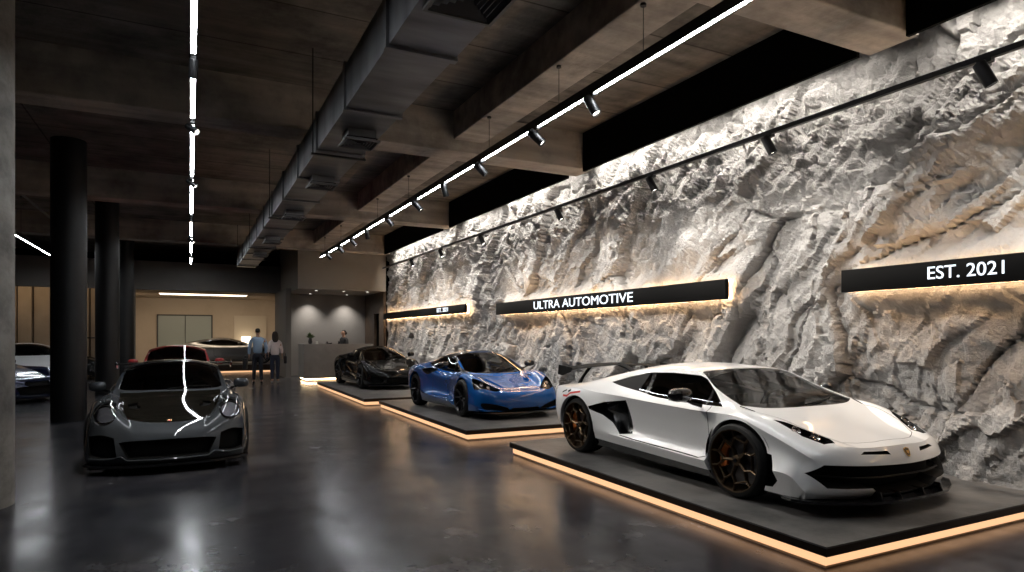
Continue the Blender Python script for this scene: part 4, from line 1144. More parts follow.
# doorway-like recess panel and right-hand door
b = NB(); box(b, 1.98, 3.5, 34.94, 35.02, 0, 2.62); box(b, 2.05, 3.43, 34.93, 34.96, .02, 2.55); struct('door_1', b, pbr('pale_door', (.55, .48, .38), .6))
b = NB(); box(b, 4.12, 4.22, 31.6, 32.6, 0, 2.4); box(b, 4.1, 4.21, 31.7, 32.5, .05, 2.32); struct('door_2', b, wood)

# ------------------------------------------------------------------ lamps
WARM = (1.0, .62, .30); NEU = (1.0, .93, .84); COOL = (.92, .96, 1.0)
def area(name, loc, rot, sx, sy, e, col, spread=180):
    l = bpy.data.lights.new(name, 'AREA'); l.shape = 'RECTANGLE'; l.size = sx; l.size_y = sy; l.energy = e; l.color = col; l.spread = R(spread)
    o = bpy.data.objects.new(name, l); COL.objects.link(o); o.location = loc; o.rotation_euler = rot; return o
def spot(name, loc, to, e, ang, blend=.6, col=NEU, r=.03):
    l = bpy.data.lights.new(name, 'SPOT'); l.energy = e; l.spot_size = R(ang); l.spot_blend = blend; l.color = col; l.shadow_soft_size = r
    o = bpy.data.objects.new(name, l); COL.objects.link(o); o.location = loc
    o.rotation_euler = (Vector(to) - Vector(loc)).to_track_quat('-Z', 'Y').to_euler(); return o

ledm = emis('white_led', COOL, 60.0)
ledw = emis('warm_led', (1.0, .56, .29), 1.15)
barm = pbr('black_rail', (.012, .012, .013), .4)

def track_head(name_label, top, aim, group, light=True, energy=120, ang=50, big=1.0, cat='spotlight'):
    """a can spotlight under a rail: mount, arm, can, glowing lens"""
    top = Vector(top); d = (Vector(aim) - top).normalized()
    t = thing('track_spotlight', name_label, cat, top, group=group)
    b = NB(); box(b, -.03 * big, .03 * big, -.06 * big, .06 * big, -.03, 0); tube(b, [(0, 0, -.02), (0, 0, -.10 * big)], .012 * big, 8); fixn(b)
    link('mount', b, barm, t, 30)
    M = Matrix.Translation((0, 0, -.13 * big)) @ d.to_track_quat('Z', 'Y').to_matrix().to_4x4()
    b = NB(); lathe(b, [(.001, -.12 * big), (.05 * big, -.12 * big), (.055 * big, -.11 * big), (.055 * big, .11 * big), (.047 * big, .11 * big), (.043 * big, .085 * big), (.001, .085 * big)], 20, M=M); fixn(b)
    c = link('lamp_can', b, barm, t, 30)
    b = NB(); lathe(b, [(.001, .092 * big), (.042 * big, .092 * big), (.042 * big, .087 * big), (.001, .087 * big)], 20, M=M); fixn(b)
    link('lens', b, emis('spot_lens', NEU, 10), c, 30)
    if light:
        p = top + M @ Vector((0, 0, .14 * big))
        spot('spot_beam', p, Vector(aim), energy, ang)
    return t

# suspended light lines
def light_line(label, x, z, y0, y1, gaps=(), wires=(), ztop=SL, w=.05):
    t = thing('linear_light', label, 'light', (x, y0, z), group=None)
    segs = []; a = y0
    for g0, g1 in gaps: segs.append((a, g0)); a = g1
    segs.append((a, y1))
    b = NB(); box(b, -w / 2, w / 2, 0, y1 - y0, 0, .095); box(b, -w / 2 - .004, -w / 2 + .004, 0, y1 - y0, -.014, .08); box(b, w / 2 - .004, w / 2 + .004, 0, y1 - y0, -.014, .08); fixn(b); link('housing', b, barm, t, None)
    for s0, s1 in segs:
        b = NB(); box(b, -w / 2 + .004, w / 2 - .004, s0 - y0, s1 - y0, -.013, -.002); fixn(b); link('diffuser', b, ledm, t, None)
    for y in wires:
        b = NB(); tube(b, [(0, y - y0, .07), (0, y - y0, ztop - z + .012)], .004, 5); tube(b, [(0, y - y0, ztop - z - .03), (0, y - y0, ztop - z)], .03, 10); fixn(b); link('suspension_wire', b, barm, t, 30)
    return t
light_line('long white light line hung above the aisle beside the stone wall', 3.95, 4.27, .5, 22.2, wires=(3.2, 5.0, 6.6, 8.6, 12.5, 14.9, 19, 21.5), ztop=4.845)
light_line('broken white light line hung over the grey car left of the duct', .03, 4.4, 3, 27.6, gaps=((7.05, 7.35), (9.15, 9.45), (12.45, 12.75), (16.3, 16.7), (20.0, 20.4), (24.0, 24.4)), wires=(5, 9, 14, 20, 26.5), w=.055)
light_line('short white light line at far left between the columns', -4.0, 4.2, 20.0, 27.5, wires=(21, 24))

RG = 'spotlights under the light line over the aisle'
names = ['nearest', 'second', 'third', 'fourth', 'fifth', 'sixth', 'seventh', 'eighth', 'ninth', 'farthest']
aims = [(5.1, 4.3, .7), (6.7, 5.2, 1.0), (6.7, 7.6, 1.0), (5.0, 10.6, .7), (6.7, 10.6, 1.0), (6.7, 12.8, 1.0), (4.8, 17.2, .6), (6.7, 16.2, 1.0), (6.7, 18.2, 1.0), (6.7, 20.5, 1.0)]
for i, y in enumerate((5.89, 7.15, 8.9, 10.45, 11.95, 13.9, 15.9, 17.4, 19.0, 20.8)):
    track_head('black can spotlight, %s one from the camera under the aisle light line' % names[i], (3.95, y, 4.26), aims[i], RG, True, (200 if aims[i][0] < 6 else 330), (60 if aims[i][0] < 6 else 85))
LG = 'spotlights in the gaps of the broken light line'
for i, y in enumerate((7.2, 9.3, 12.6, 16.5, 20.2, 24.2)):
    track_head('small spotlight in the %s gap of the broken light line over the grey car' % names[i], (.03, y, 4.39), ((-.2, 8.9, .6), (4.7, 5.4, .5), (4.7, 11.2, .5), (-.3, 15.2, .6), (4.6, 18.2, .6), (2.3, 23, .5))[i], LG, True, (240, 520, 105, 60, 60, 40)[i], (44, 34, 30, 34, 34, 40)[i], .8)

# rail along the stone wall
t = thing('light_track', 'thin black light track running along the stone wall', 'light track', (6.0, -1, 3.93))
b = NB(); box(b, -.025, .025, 0, 22.9, 0, .05); fixn(b); link('rail', b, barm, t, None)
for y in (1.2, 9.2, 16, 22.5):
    b = NB(); tube(b, [(0, y, .03), (.85, y, .03)], .006, 6); fixn(b); link('bracket', b, barm, t, None)
WG = 'spotlights on the track along the stone wall'
for i, y in enumerate((3.03, 5.29, 7.40, 10.02, 13.46, 16.15, 18.66)):
    track_head('black can spotlight, %s one from the camera on the stone wall track' % names[i], (6.0, y, 3.93), (6.75, y - .8, 1.6), WG, True, 85, 115, .95)

# cove light behind the fascia washing the rock
for y0, y1 in ((-1.7, 3.95), (4.48, 9.85), (10.4, 16.6), (17.15, 23.2)):
    b = NB(); box(b, 6.455, 6.475, y0 + .05, y1 - .05, 4.72, 4.75); 
    o = link('cove_strip', fixn(b), emis('cove_led', NEU, 3), None, None)
    tag(o, 'cove light strip behind the black fascia, bay %s from the camera' % ('first', 'second', 'third', 'fourth')[[-1.7, 4.48, 10.4, 17.15].index(y0)], 'light', 'cove strips above the stone wall')
    area('cove_wash', (6.50, (y0 + y1) / 2, 4.85), (0, R(-14), 0), .06, y1 - y0 - .1, 110 * (y1 - y0) / 6, NEU, 150)

# ------------------------------------------------------------------ duct
duct_m = tex_mat('galvanised_duct', lambda nt, b, N, L: None)
_b = duct_m.node_tree.nodes['Principled BSDF']; _b.inputs['Base Color'].default_value = (.16, .165, .175, 1); _b.inputs['Metallic'].default_value = .7; _b.inputs['Roughness'].default_value = .42
_N = duct_m.node_tree.nodes.new; _L = duct_m.node_tree.links.new
_g = _N('ShaderNodeNewGeometry'); _m = _N('ShaderNodeMapping'); _m.inputs['Scale'].default_value = (.6, 2.2, .6); _L(_g.outputs['Position'], _m.inputs['Vector'])
_n = _N('ShaderNodeTexNoise'); _n.inputs['Scale'].default_value = 1.6; _n.inputs['Detail'].default_value = 6; _L(_m.outputs[0], _n.inputs['Vector'])
_r = ramp(_N, [(.3, (.15, .15, .155)), (.7, (.34, .345, .36))]); _L(_n.outputs['Fac'], _r.inputs[0]); _L(_r.outputs[0], _b.inputs['Base Color'])
t = thing('air_duct', 'long grey metal air duct hung under the ceiling beams', 'duct', (1.74, 0, 4.2))
b = NB(); box(b, -.29, .29, .5, 24, -.22, .23); fixn(b); link('duct_run', b, duct_m, t, None)
for y in (1.8, 3.1, 5.15, 6.75, 8.4, 10.0, 11.7, 13.4, 15.0, 16.6, 18.2, 19.8, 21.4, 23):
    b = NB(); box(b, -.315, .315, y - .035, y + .035, -.245, .255); fixn(b); link('flange', b, duct_m, t, None)
for y in (3.1, 8.4, 13.4, 18.2, 23):
    b = NB(); 
    for x in (-.33, .33): tube(b, [(x, y + .1, -.25), (x, y + .1, SL - 4.2)], .008, 6)
    box(b, -.35, .35, y + .08, y + .12, -.27, -.245); fixn(b); link('hanger', b, barm, t, None)
grm = pbr('grille_metal', (.10, .10, .105), .5, metal=.4)
def diffuser(y, s, drop, label):
    t = thing('ceiling_diffuser', label, 'air vent', (1.77, y, 3.98 - drop), group='square vents under the duct')
    if drop > .03:
        b = NB(); box(b, -s * .8, s * .8, -s * .8, s * .8, .01, drop); fixn(b); link('plenum_box', b, duct_m, t, None)
    b = NB()
    o_, i_ = s, s * .9
    for q in ((-o_, o_, -o_, -i_), (-o_, o_, i_, o_), (-o_, -i_, -i_, i_), (i_, o_, -i_, i_)): box(b, q[0], q[1], q[2], q[3], -.012, .012)
    fixn(b); link('frame', b, pbr('vent_frame', (.16, .16, .165), .5, metal=.3), t, None)
    b = NB()
    for k in range(5):
        r0 = s * (.85 - .165 * k); r1 = r0 - s * .10
        z0, z1 = -.004 - .0, .03
        for a in range(4):
            Mz = Matrix.Rotation(a * PI / 2, 4, 'Z')
            q = [Mz @ Vector(p) for p in ((-r0, -r0, z0), (r0, -r0, z0), (r1, -r1, z1), (-r1, -r1, z1))]
            b.faces.new([b.verts.new(p) for p in q])
    link('louvre', b, grm, t, None)
    b = NB(); box(b, -s * .88, s * .88, -s * .88, s * .88, .031, .036); fixn(b); link('duct_opening', b, blk, t, None)
for i, (y, s, dr) in enumerate(((4.15, .27, .02), (7.5, .2, .13), (9.9, .2, .13), (12.8, .2, .13), (16.4, .2, .13), (19.4, .2, .13))):
    diffuser(y, s, dr, 'square louvred vent under the duct, %s from the camera' % names[i])
# conduit
b = NB(); tube(b, [(-3.6, 6, 5.0), (-3.6, 28, 5.0)], .03, 8); o = link('conduit', fixn(b), duct_m, None, 60); tag(o, 'thin metal conduit pipe under the ceiling at far left', 'pipe')

# ------------------------------------------------------------------ plinths
slabm = concrete('plinth_concrete', (.045, .044, .044), (.16, .153, .147), (.07, .06, .052), .36, 2.2, None, 0, .08)
edgem = pbr('bronze_edge', (.035, .022, .014), .4, metal=.5)
def plinth(x0, y0, x1, y1, label, h=.165, ins=.05):
    t = thing('display_plinth', label, 'platform', (x0, y0, 0), group='low lit platforms under the cars')
    X, Y = x1 - x0, y1 - y0
    b = NB(); box(b, 0, X, 0, Y, h - .012, h); fixn(b); link('top', b, slabm, t, None)
    b = NB(); box(b, .002, X, .002, Y, .095, h - .012); fixn(b); link('edge_band', b, edgem, t, None)
    b = NB(); box(b, ins, X - ins, ins, Y - ins, 0, .095); fixn(b); link('base', b, pbr('plinth_base', (.45, .36, .27), .6), t, None)
    b = NB(); box(b, ins - .014, X - ins, ins - .014, ins, .022, .085); box(b, ins - .014, ins, ins, Y - ins + .014, .022, .085); box(b, ins, X - ins, Y - ins, Y - ins + .014, .022, .085)
    fixn(b); link('light_strip', b, ledw, t, None)['label'] = 'warm glowing light strip under the platform edge'
    return t
plinth(3.86, 2.92, 7.0, 7.75, 'nearest low platform with warm underglow under the white car')
plinth(3.75, 9.0, 6.9, 14.05, 'middle low platform with warm underglow under the blue car')
plinth(3.54, 14.55, 6.8, 20.6, 'farthest low platform by the stone wall under the black car')
plinth(-2.2, 30.1, 3.4, 33.4, 'low lit platform in the beige back room under the silver coupe', .36, .08)

# ------------------------------------------------------------------ signs
sgb = pbr('sign_black', (.004, .004, .004), .7, spec=.1)
def sign(y0, y1, z0, z1, text, ty0, ty1, th, label, tz=None):
    """panel on the rock from y0 (near) to y1 (far); text reads from ty1 (left) to ty0 (right)"""
    X = 6.60
    t = thing('wall_sign', label, 'sign', (X, (y0 + y1) / 2, (z0 + z1) / 2), group='black backlit signs on the stone wall')
    W2, H2 = (y1 - y0) / 2, (z1 - z0) / 2
    b = NB(); box(b, -.04, .03, -W2, W2, -H2, H2, bev=.004); fixn(b); link('panel', b, sgb, t, 30)
    b = NB(); e = .004
    box(b, .065, .085, -W2 + e, W2 - e, H2 - e - .02, H2 - e); box(b, .065, .085, -W2 + e, W2 - e, -H2 + e, -H2 + e + .02)
    box(b, .065, .085, -W2 + e, -W2 + e + .02, -H2 + e, H2 - e); box(b, .065, .085, W2 - e - .02, W2 - e, -H2 + e, H2 - e)
    fixn(b); link('halo_strip', b, emis('halo_led', (1.0, .62, .32), 32), t, None)['label'] = 'warm light strip behind the sign'
    for y in (-W2 * .7, W2 * .7):
        b = NB(); tube(b, [(.03, y, 0), (.4, y, 0)], .02, 8); fixn(b); link('bracket', b, barm, t, None)
    c = bpy.data.curves.new('lettering', 'FONT'); c.body = text; c.size = 1; c.align_x = 'CENTER'; c.align_y = 'CENTER'; c.extrude = .01; c.offset = .0
    o = bpy.data.objects.new('lettering_curve', c); COL.objects.link(o)
    bpy.context.view_layer.update()
    dg = bpy.context.evaluated_depsgraph_get(); me = bpy.data.meshes.new_from_object(o.evaluated_get(dg)); bpy.data.objects.remove(o)
    xs = [v.co.x for v in me.vertices]; yy = [v.co.y for v in me.vertices]
    cx, cy = (min(xs) + max(xs)) / 2, (min(yy) + max(yy)) / 2
    sx = (ty1 - ty0) / (max(xs) - min(xs)); sy = th / (max(yy) - min(yy))
    for v in me.vertices:
        v.co = Vector((-.041 - v.co.z * .5, -(v.co.x - cx) * sx, (v.co.y - cy) * sy))
    me.materials.clear(); me.materials.append(emis('sign_letters', (.85, .92, 1.0), 1.8))
    o = bpy.data.objects.new('lettering', me); COL.objects.link(o); o.parent = t; o.location = (0, (ty0 + ty1) / 2 - (y0 + y1) / 2, (tz or (z0 + z1) / 2) - (z0 + z1) / 2)
    o['label'] = 'glowing white letters reading ' + text
    return t
sign(6.53, 13.9, 2.105, 2.385, 'ULTRA AUTOMOTIVE', 8.58, 12.0, .165, 'black backlit sign reading ULTRA AUTOMOTIVE on the stone wall', 2.25)
sign(.6, 4.78, 2.09, 2.34, 'EST. 2021', 3.16, 3.83, .125, 'black backlit sign reading EST. 2021 at the near end of the stone wall', 2.225)
sign(15.85, 23.9, 2.22, 2.46, 'EST. 2021', 17.1, 18.0, .12, 'black backlit sign at the far end of the stone wall by reception', 2.36)

# ------------------------------------------------------------------ reception
deskm = concrete('desk_concrete', (.20, .185, .17), (.27, .25, .23), (.2, .18, .16), .7, 1.2, None, 0, .1)
t = thing('reception_desk', 'grey concrete reception desk with a glowing base behind the black car', 'desk', (3.54, 23.1, 0))
b = NB(); box(b, 0, 2.4, 0, .12, .12, 1.30); box(b, 0, .12, .12, 1.3, .12, 1.30); fixn(b); link('front_panel', b, deskm, t, None)
b = NB(); box(b, -.01, 2.41, -.01, .38, 1.28, 1.315); box(b, -.01, .38, .38, 1.31, 1.28, 1.315); fixn(b); link('counter_top', b, deskm, t, None)
b = NB(); box(b, .10, 2.38, .10, .16, 0, .12); box(b, .10, .16, .16, 1.25, 0, .12); fixn(b); link('plinth', b, pbr('plinth_base', (.45, .36, .27), .6), t, None)
b = NB(); box(b, .06, 2.38, .065, .09, .07, .10); box(b, .065, .09, .09, 1.25, .07, .10); fixn(b); link('light_strip', b, emis('desk_led', (1.0, .72, .42), 22), t, None)
# plant in a vase
t = thing('potted_plant', 'small green leafy plant in a dark vase on the reception desk', 'plant', (3.85, 23.75, 1.315))
b = NB(); lathe(b, [(.001, 0), (.05, 0), (.075, .08), (.06, .16), (.05, .2), (.058, .215), (.05, .21), (.045, .19), (.001, .18)], 18); fixn(b); link('vase', b, pbr('vase', (.03, .028, .026), .4), t, 40)
def leaves(n, r0, h, seed, size, base):
    rnd = random.Random(seed); b = NB()
    for k in range(n):
        a = rnd.uniform(0, 2 * PI); e = rnd.uniform(.2, 1.2); l = rnd.uniform(.5, 1) * h
        d = Vector((math.cos(a) * math.sin(e), math.sin(a) * math.sin(e), math.cos(e)))
        p0 = Vector((0, 0, base)); p1 = p0 + d * l; s = d.cross(Vector((0, 0, 1))).normalized() * size * rnd.uniform(.6, 1.1); up = Vector((0, 0, size * .3))
        pm = p0 + d * l * .6
        tube(b, [p0, pm], .004, 4)
        v = [b.verts.new(q) for q in (pm - d * size, pm + s * .5 + up, p1 + d * size * .3, pm - s * .5 + up)]; b.faces.new(v)
        v2 = [b.verts.new(q) for q in (pm - d * size, pm + s * .5 - up * .3, p1 + d * size * .2 - up, pm - s * .5 - up * .3)]; b.faces.new(v2)
    return b
link('foliage', leaves(46, .1, .24, 3, .07, .19), pbr('leaf_green', (.06, .10, .03), .5), t, None)
t = thing('card_holder', 'small white card holder beside the vase on the reception desk', 'card holder', (4.06, 23.6, 1.315))
b = NB(); box(b, -.05, .05, -.03, .03, 0, .015); fixn(b); link('base', b, pbr('white_card', (.6, .58, .54), .6), t, None)
b = NB(); prism(b, [(-.04, 0), (.04, 0), (.04, .09), (-.04, .09)], -.004, .004, M=Matrix.Translation((0, .01, .012)) @ Matrix.Rotation(R(78), 4, 'X')); fixn(b); link('card', b, pbr('white_card', (.6, .58, .54), .6), t, None)
t = thing('desk_phone', 'low dark phone on the middle of the reception desk', 'phone', (4.45, 23.5, 1.315))
b = NB(); prism(b, [(-.1, 0), (.1, 0), (.1, .05), (-.1, .025)], -.1, .1, M=Matrix.Rotation(R(90), 4, 'X')); fixn(b); link('phone_base', b, M_black(), t, None)
b = NB(); tube(b, [(-.06, -.09, .06), (-.06, 0, .07), (-.06, .09, .06)], [.026, .018, .026], 8); fixn(b); link('handset', b, M_black(), t, 40)

# downlights of the reception recess; the desk ones are added to even its light
for i, (x, y) in enumerate(((4.3, 26.55), (5.75, 26.55), (4.2, 24.5), (5.2, 24.5), (6.1, 24.5))):
    t = thing('downlight', ['left downlight over the grey reception wall', 'right downlight over the grey reception wall', 'left added fill downlight over the reception desk', 'middle added fill downlight over the reception desk', 'right added fill downlight over the reception desk'][i], 'downlight', (x, y, 3.3), group='small downlights under the reception bulkhead')
    b = NB(); lathe(b, [(.05, 0), (.065, 0), (.065, -.012), (.05, -.012)], 18, closed=True); fixn(b); link('ring', b, M_chrome(), t, 30)
    b = NB(); lathe(b, [(.001, -.004), (.05, -.004), (.05, 0), (.001, 0)], 18); fixn(b); link('lens', b, emis('spot_lens', NEU, 10), t, None)
    spot('downlight_beam', (x, y, 3.26), (x, y + (.12 if i < 2 else -.2), 0), 150 if i < 2 else 110, 100, 1.0)

# back-room light panel and washers
t = thing('ceiling_light', 'long glowing rectangular light panel in the back room ceiling', 'light', (.55, 30.9, 3.42))
b = NB(); box(b, -1.75, 1.75, -.55, .55, -.03, 0); fixn(b); link('frame', b, beige, t, None)
b = NB(); box(b, -1.7, 1.7, -.5, .5, -.036, -.03); fixn(b); link('diffuser', b, emis('panel_led', (1.0, .80, .56), 4.5), t, None)
area('panel_wash', (.55, 31.5, 3.3), (R(28), 0, 0), 5.5, 1.2, 115, (1.0, .82, .62))
area('slat_wash', (-8, 29.5, 3.85), (R(25), 0, 0), 10, .1, 40, (1.0, .76, .50))
# table lamp glowing by the pale door
t = thing('table_lamp', 'glowing white table lamp on a sideboard in the beige back room', 'lamp', (2.5, 34.5, .95))
b = NB(); lathe(b, [(.001, 0), (.09, 0), (.09, .02), (.02, .04), (.02, .3), (.001, .3)], 16); fixn(b); link('base', b, M_black(), t, 40)
b = NB(); lathe(b, [(.22, .25), (.22, .62), (.215, .62), (.215, .25)], 24, closed=True); fixn(b); link('lamp_shade', b, emis('shade_glow', (1.0, .82, .58), 3.5), t, 40)
t = thing('sideboard', 'low dark sideboard against the beige back wall', 'sideboard', (2.5, 34.55, 0))
b = NB(); box(b, -.8, .8, -.25, .35, .12, .95, bev=.01); fixn(b); link('carcass', b, wood, t, None)
for x in (-.7, .7):
    for y in (-.2, .3):
        b = NB(); tube(b, [(x, y, 0), (x, y, .12)], .025, 8); fixn(b); link('leg', b, M_black(), t, None)
# black lamp and plant seen between the columns
t = thing('floor_lamp', 'black angled floor lamp seen between the black columns', 'lamp', (-3.3, 30.2, 0))
b = NB(); lathe(b, [(.001, 0), (.16, 0), (.16, .03), (.001, .03)], 20); fixn(b); link('base', b, M_black(), t, 40)
b = NB(); tube(b, [(0, 0, .03), (0, 0, 1.55)], .03, 8); fixn(b); link('pole', b, M_black(), t, 40)
b = NB(); tube(b, [(.02, 0, 1.53), (-.5, 0, 1.53)], .025, 8); fixn(b); link('arm', b, M_black(), t, 40)
b = NB(); tube(b, [(-.5, 0, 1.55), (-.5, 0, 1.32)], [.04, .09], 12); fixn(b); link('lamp_shade', b, M_black(), t, 40)
t = thing('potted_plant', 'dark leafy plant behind the parked white car at far left', 'plant', (-4.5, 30.12, 0))
b = NB(); lathe(b, [(.001, 0), (.2, 0), (.26, .6), (.24, .6), (.22, .5), (.001, .5)], 20); fixn(b); link('pot', b, M_black(), t, 40)
link('foliage', leaves(60, .2, .42, 9, .09, .62), pbr('leaf_dark', (.03, .05, .02), .5), t, None)
# ------------------------------------------------------------------ people
def skin(name, chains, mat, parent=None, sub=2, smooth=True):
    """one continuous surface grown round joints: chains of (key, (x,y,z), radius or (rx,ry)); a known key joins"""
    idx = {}; vs = []; rs = []; es = []
    for ch in chains:
        prev = None
        for it in ch:
            k = it[0]
            if k not in idx:
                assert len(it) > 1, k
                idx[k] = len(vs); vs.append(it[1]); rs.append(it[2])
            if prev is not None and prev != idx[k]: es.append((prev, idx[k]))
            prev = idx[k]
    me = bpy.data.meshes.new(name); me.from_pydata(vs, es, []); me.update()
    o = bpy.data.objects.new(name, me); COL.objects.link(o)
    md = o.modifiers.new('skin', 'SKIN'); md.use_smooth_shade = True; md.branch_smoothing = .3
    for i, r in enumerate(rs):
        sv = me.skin_vertices[0].data[i]; sv.radius = r if isinstance(r, tuple) else (r, r); sv.use_root = (i == 0)
    o.modifiers.new('sub', 'SUBSURF').levels = sub; o.modifiers['sub'].render_levels = sub
    bpy.context.view_layer.update()
    dg = bpy.context.evaluated_depsgraph_get()
    m2 = bpy.data.meshes.new_from_object(o.evaluated_get(dg)); bpy.data.objects.remove(o)
    m2.materials.clear(); m2.materials.append(mat)
    for p in m2.polygons: p.use_smooth = True
    q = bpy.data.objects.new(name, m2); COL.objects.link(q)
    if parent is not None: q.parent = parent
    return q

SKIN = lambda: pbr('skin', (.42, .25, .18), .5)

def hand_chain(key, wrist, d, side, curl=.4):
    """palm and five fingers from the wrist along d; side = thumb direction"""
    w = Vector(wrist); d = Vector(d).normalized(); s = Vector(side).normalized(); n = d.cross(s)
    palm = w + d * .085
    out = [[(key + 'w', tuple(w), (.024, .03)), (key + 'p', tuple(w + d * .05), (.018, .038)), (key + 'k', tuple(palm), (.015, .038))]]
    for i, (o, l) in enumerate(((.030, .068), (.010, .078), (-.011, .072), (-.031, .056))):
        b0 = palm + s * o; b1 = b0 + (d + n * .25 * curl) * l * .5; b2 = b1 + (d * .8 + n * curl) * l * .5
        out.append([(key + 'k',), (key + 'f%d' % i, tuple(b0 + d * .01), .0095), (key + 'g%d' % i, tuple(b1), .009), (key + 'h%d' % i, tuple(b2), .0075)])
    t0 = w + d * .03 + s * .035; t1 = t0 + (d + s * .6) * .032; t2 = t1 + d * .03
    out.append([(key + 'p',), (key + 't0', tuple(t0), .012), (key + 't1', tuple(t1), .0105), (key + 't2', tuple(t2), .009)])
    return out

def person(label, loc, rz, H, pose, cols, hair, female=False, upper=False, extra=None):
    t = thing('person', label, 'person', loc, rz)
    s = H / 1.75
    V = lambda x, y, z: (x * s, y * s, z * s)          # faces +x, left is +y
    sw = .175 if female else .205; hw = .085 if female else .09
    L_, Rr = pose['l'], pose['r']                       # elbow, wrist positions per arm; feet
    fl, fr = pose.get('fl', (0, .10)), pose.get('fr', (0, -.10))
    body = [[('pel', V(0, 0, .95), (.085, .085)), ('ab', V(.01, 0, 1.12), (.075, .075)), ('ch', V(.0, 0, 1.30), (.085, .085)), ('up', V(-.01, 0, 1.41), (.07, .07)), ('ne', V(-.005, 0, 1.50), .055), ('nk', V(.01, 0, 1.55), .05), ('hd', V(.02, 0, 1.63), (.085, .072)), ('ht', V(.01, 0, 1.71), (.07, .062))]]
    for k, sg, a in (('L', 1, L_), ('R', -1, Rr)):
        body.append([('up',), (k + 'sh', V(-.01, sg * (sw - .03), 1.40), .042), (k + 'el', V(*a[0]), .036), (k + 'wr', V(*a[1]), .028)])
        d = Vector(a[1]) - Vector(a[0]); th_ = Vector((1, 0, 0)) if abs(d.normalized().x) < .7 else Vector((0, -sg, 0))
        hc = hand_chain(k, V(*a[1]), d, th_ - d.normalized() * th_.dot(d.normalized()))
        hc[0] = [(k + 'wr',)] + hc[0][1:]
        body += hc
    if not upper:
        for k, sg, f in (('l', 1, fl), ('r', -1, fr)):
            body.append([('pel',), (k + 'hp', V(0, sg * hw, .88), .07), (k + 'kn', V(f[0] * .45 + .02, sg * hw * .6 + f[1] * .4, .48), .05), (k + 'an', V(f[0] - .01, f[1], .09), .04), (k + 'to', V(f[0] + .13, f[1] * 1.15, .035), (.03, .04))])
    # strip one-item joins
    skin('body', [[x if len(x) > 1 else x for x in c] for c in body], SKIN(), t)
    top = pbr(cols[0][0], cols[0][1], .8)
    sleeve = pose.get('sleeve', 1.0)
    sh = [[('a', V(0, 0, .92), (.165, .125)), ('b', V(.01, 0, 1.12), (.152, .118)), ('c', V(0, 0, 1.30), (.175, .128)), ('d', V(-.01, 0, 1.41), (.15, .11)), ('e', V(-.005, 0, 1.50), .066)]]
    for k, sg, a in (('L', 1, L_), ('R', -1, Rr)):
        e, w = Vector(a[0]), Vector(a[1]); w2 = e + (w - e) * (sleeve * .9)
        sh.append([('d',), (k + '1', V(-.01, sg * (sw - .02), 1.40), .072), (k + '2', V(*e), .054), (k + '3', V(*w2), .046)])
    skin('shirt', sh, top, t)
    if not upper:
        tr = [[('a', V(0, 0, .99), (.145, .112)), ('b', V(0, 0, .93), (.15, .118))]]
        for k, sg, f in (('l', 1, fl), ('r', -1, fr)):
            tr.append([('b',), (k + '1', V(0, sg * hw, .86), (.098, .098)), (k + '2', V(f[0] * .45 + .02, sg * hw * .6 + f[1] * .4, .48), .070), (k + '3', V(f[0] - .005, f[1], .11), .056)])
        skin('trousers', tr, pbr(cols[1][0], cols[1][1], .85), t)
        for sg, f in ((1, fl), (-1, fr)):
            skin('shoe', [[('a', V(f[0] - .05, f[1], .05), (.045, .05)), ('b', V(f[0] + .04, f[1] * 1.06, .045), (.042, .05)), ('c', V(f[0] + .15, f[1] * 1.15, .035), (.03, .045))]], pbr(cols[2][0], cols[2][1], .5), t)
    hm = pbr(hair[0], hair[1], .7)
    if hair[2] == 'short':
        skin('hair', [[('a', V(-.03, 0, 1.60), (.06, .07)), ('b', V(-.02, 0, 1.68), (.088, .08)), ('c', V(.02, 0, 1.745), (.072, .066))]], hm, t)
    else:
        skin('hair', [[('a', V(-.10, 0, 1.38), (.075, .045)), ('b', V(-.085, 0, 1.50), (.115, .07)), ('c', V(-.045, 0, 1.62), (.115, .085)), ('d', V(-.01, 0, 1.71), (.10, .095)), ('e', V(.03, 0, 1.745), (.06, .06))]] if hair[2] == 'long' else
             [[('z', V(-.14, 0, 1.60), .045), ('a', V(-.06, 0, 1.62), (.06, .07)), ('b', V(-.02, 0, 1.68), (.085, .078)), ('c', V(.02, 0, 1.745), (.072, .064))]], hm, t)
    # face: nose, mouth, eyes, ears
    b = NB(); tube(b, [V(.10, 0, 1.655), V(.122, 0, 1.625), V(.105, 0, 1.612)], [.008, .014, .01], 8); fixn(b); link('nose', b, SKIN(), t, 60)
    b = NB(); tube(b, [V(.092, -.024, 1.588), V(.100, 0, 1.590), V(.092, .024, 1.588)], .006, 6); fixn(b); link('mouth', b, pbr('lips', (.32, .12, .10), .5), t, 60)
    for sg in (-1, 1):
        b = NB(); bmesh.ops.create_uvsphere(b, u_segments=10, v_segments=8, radius=.011 * s, matrix=Matrix.Translation(V(.092, sg * .03, 1.655))); link('eye', b, pbr('eye', (.03, .02, .015), .2), t, 60)
        b = NB(); bmesh.ops.create_uvsphere(b, u_segments=10, v_segments=8, radius=.03 * s, matrix=Matrix.Translation(V(.01, sg * .078, 1.635)) @ Matrix.Diagonal((.6, .35, 1, 1))); link('ear', b, SKIN(), t, 60)
    return t

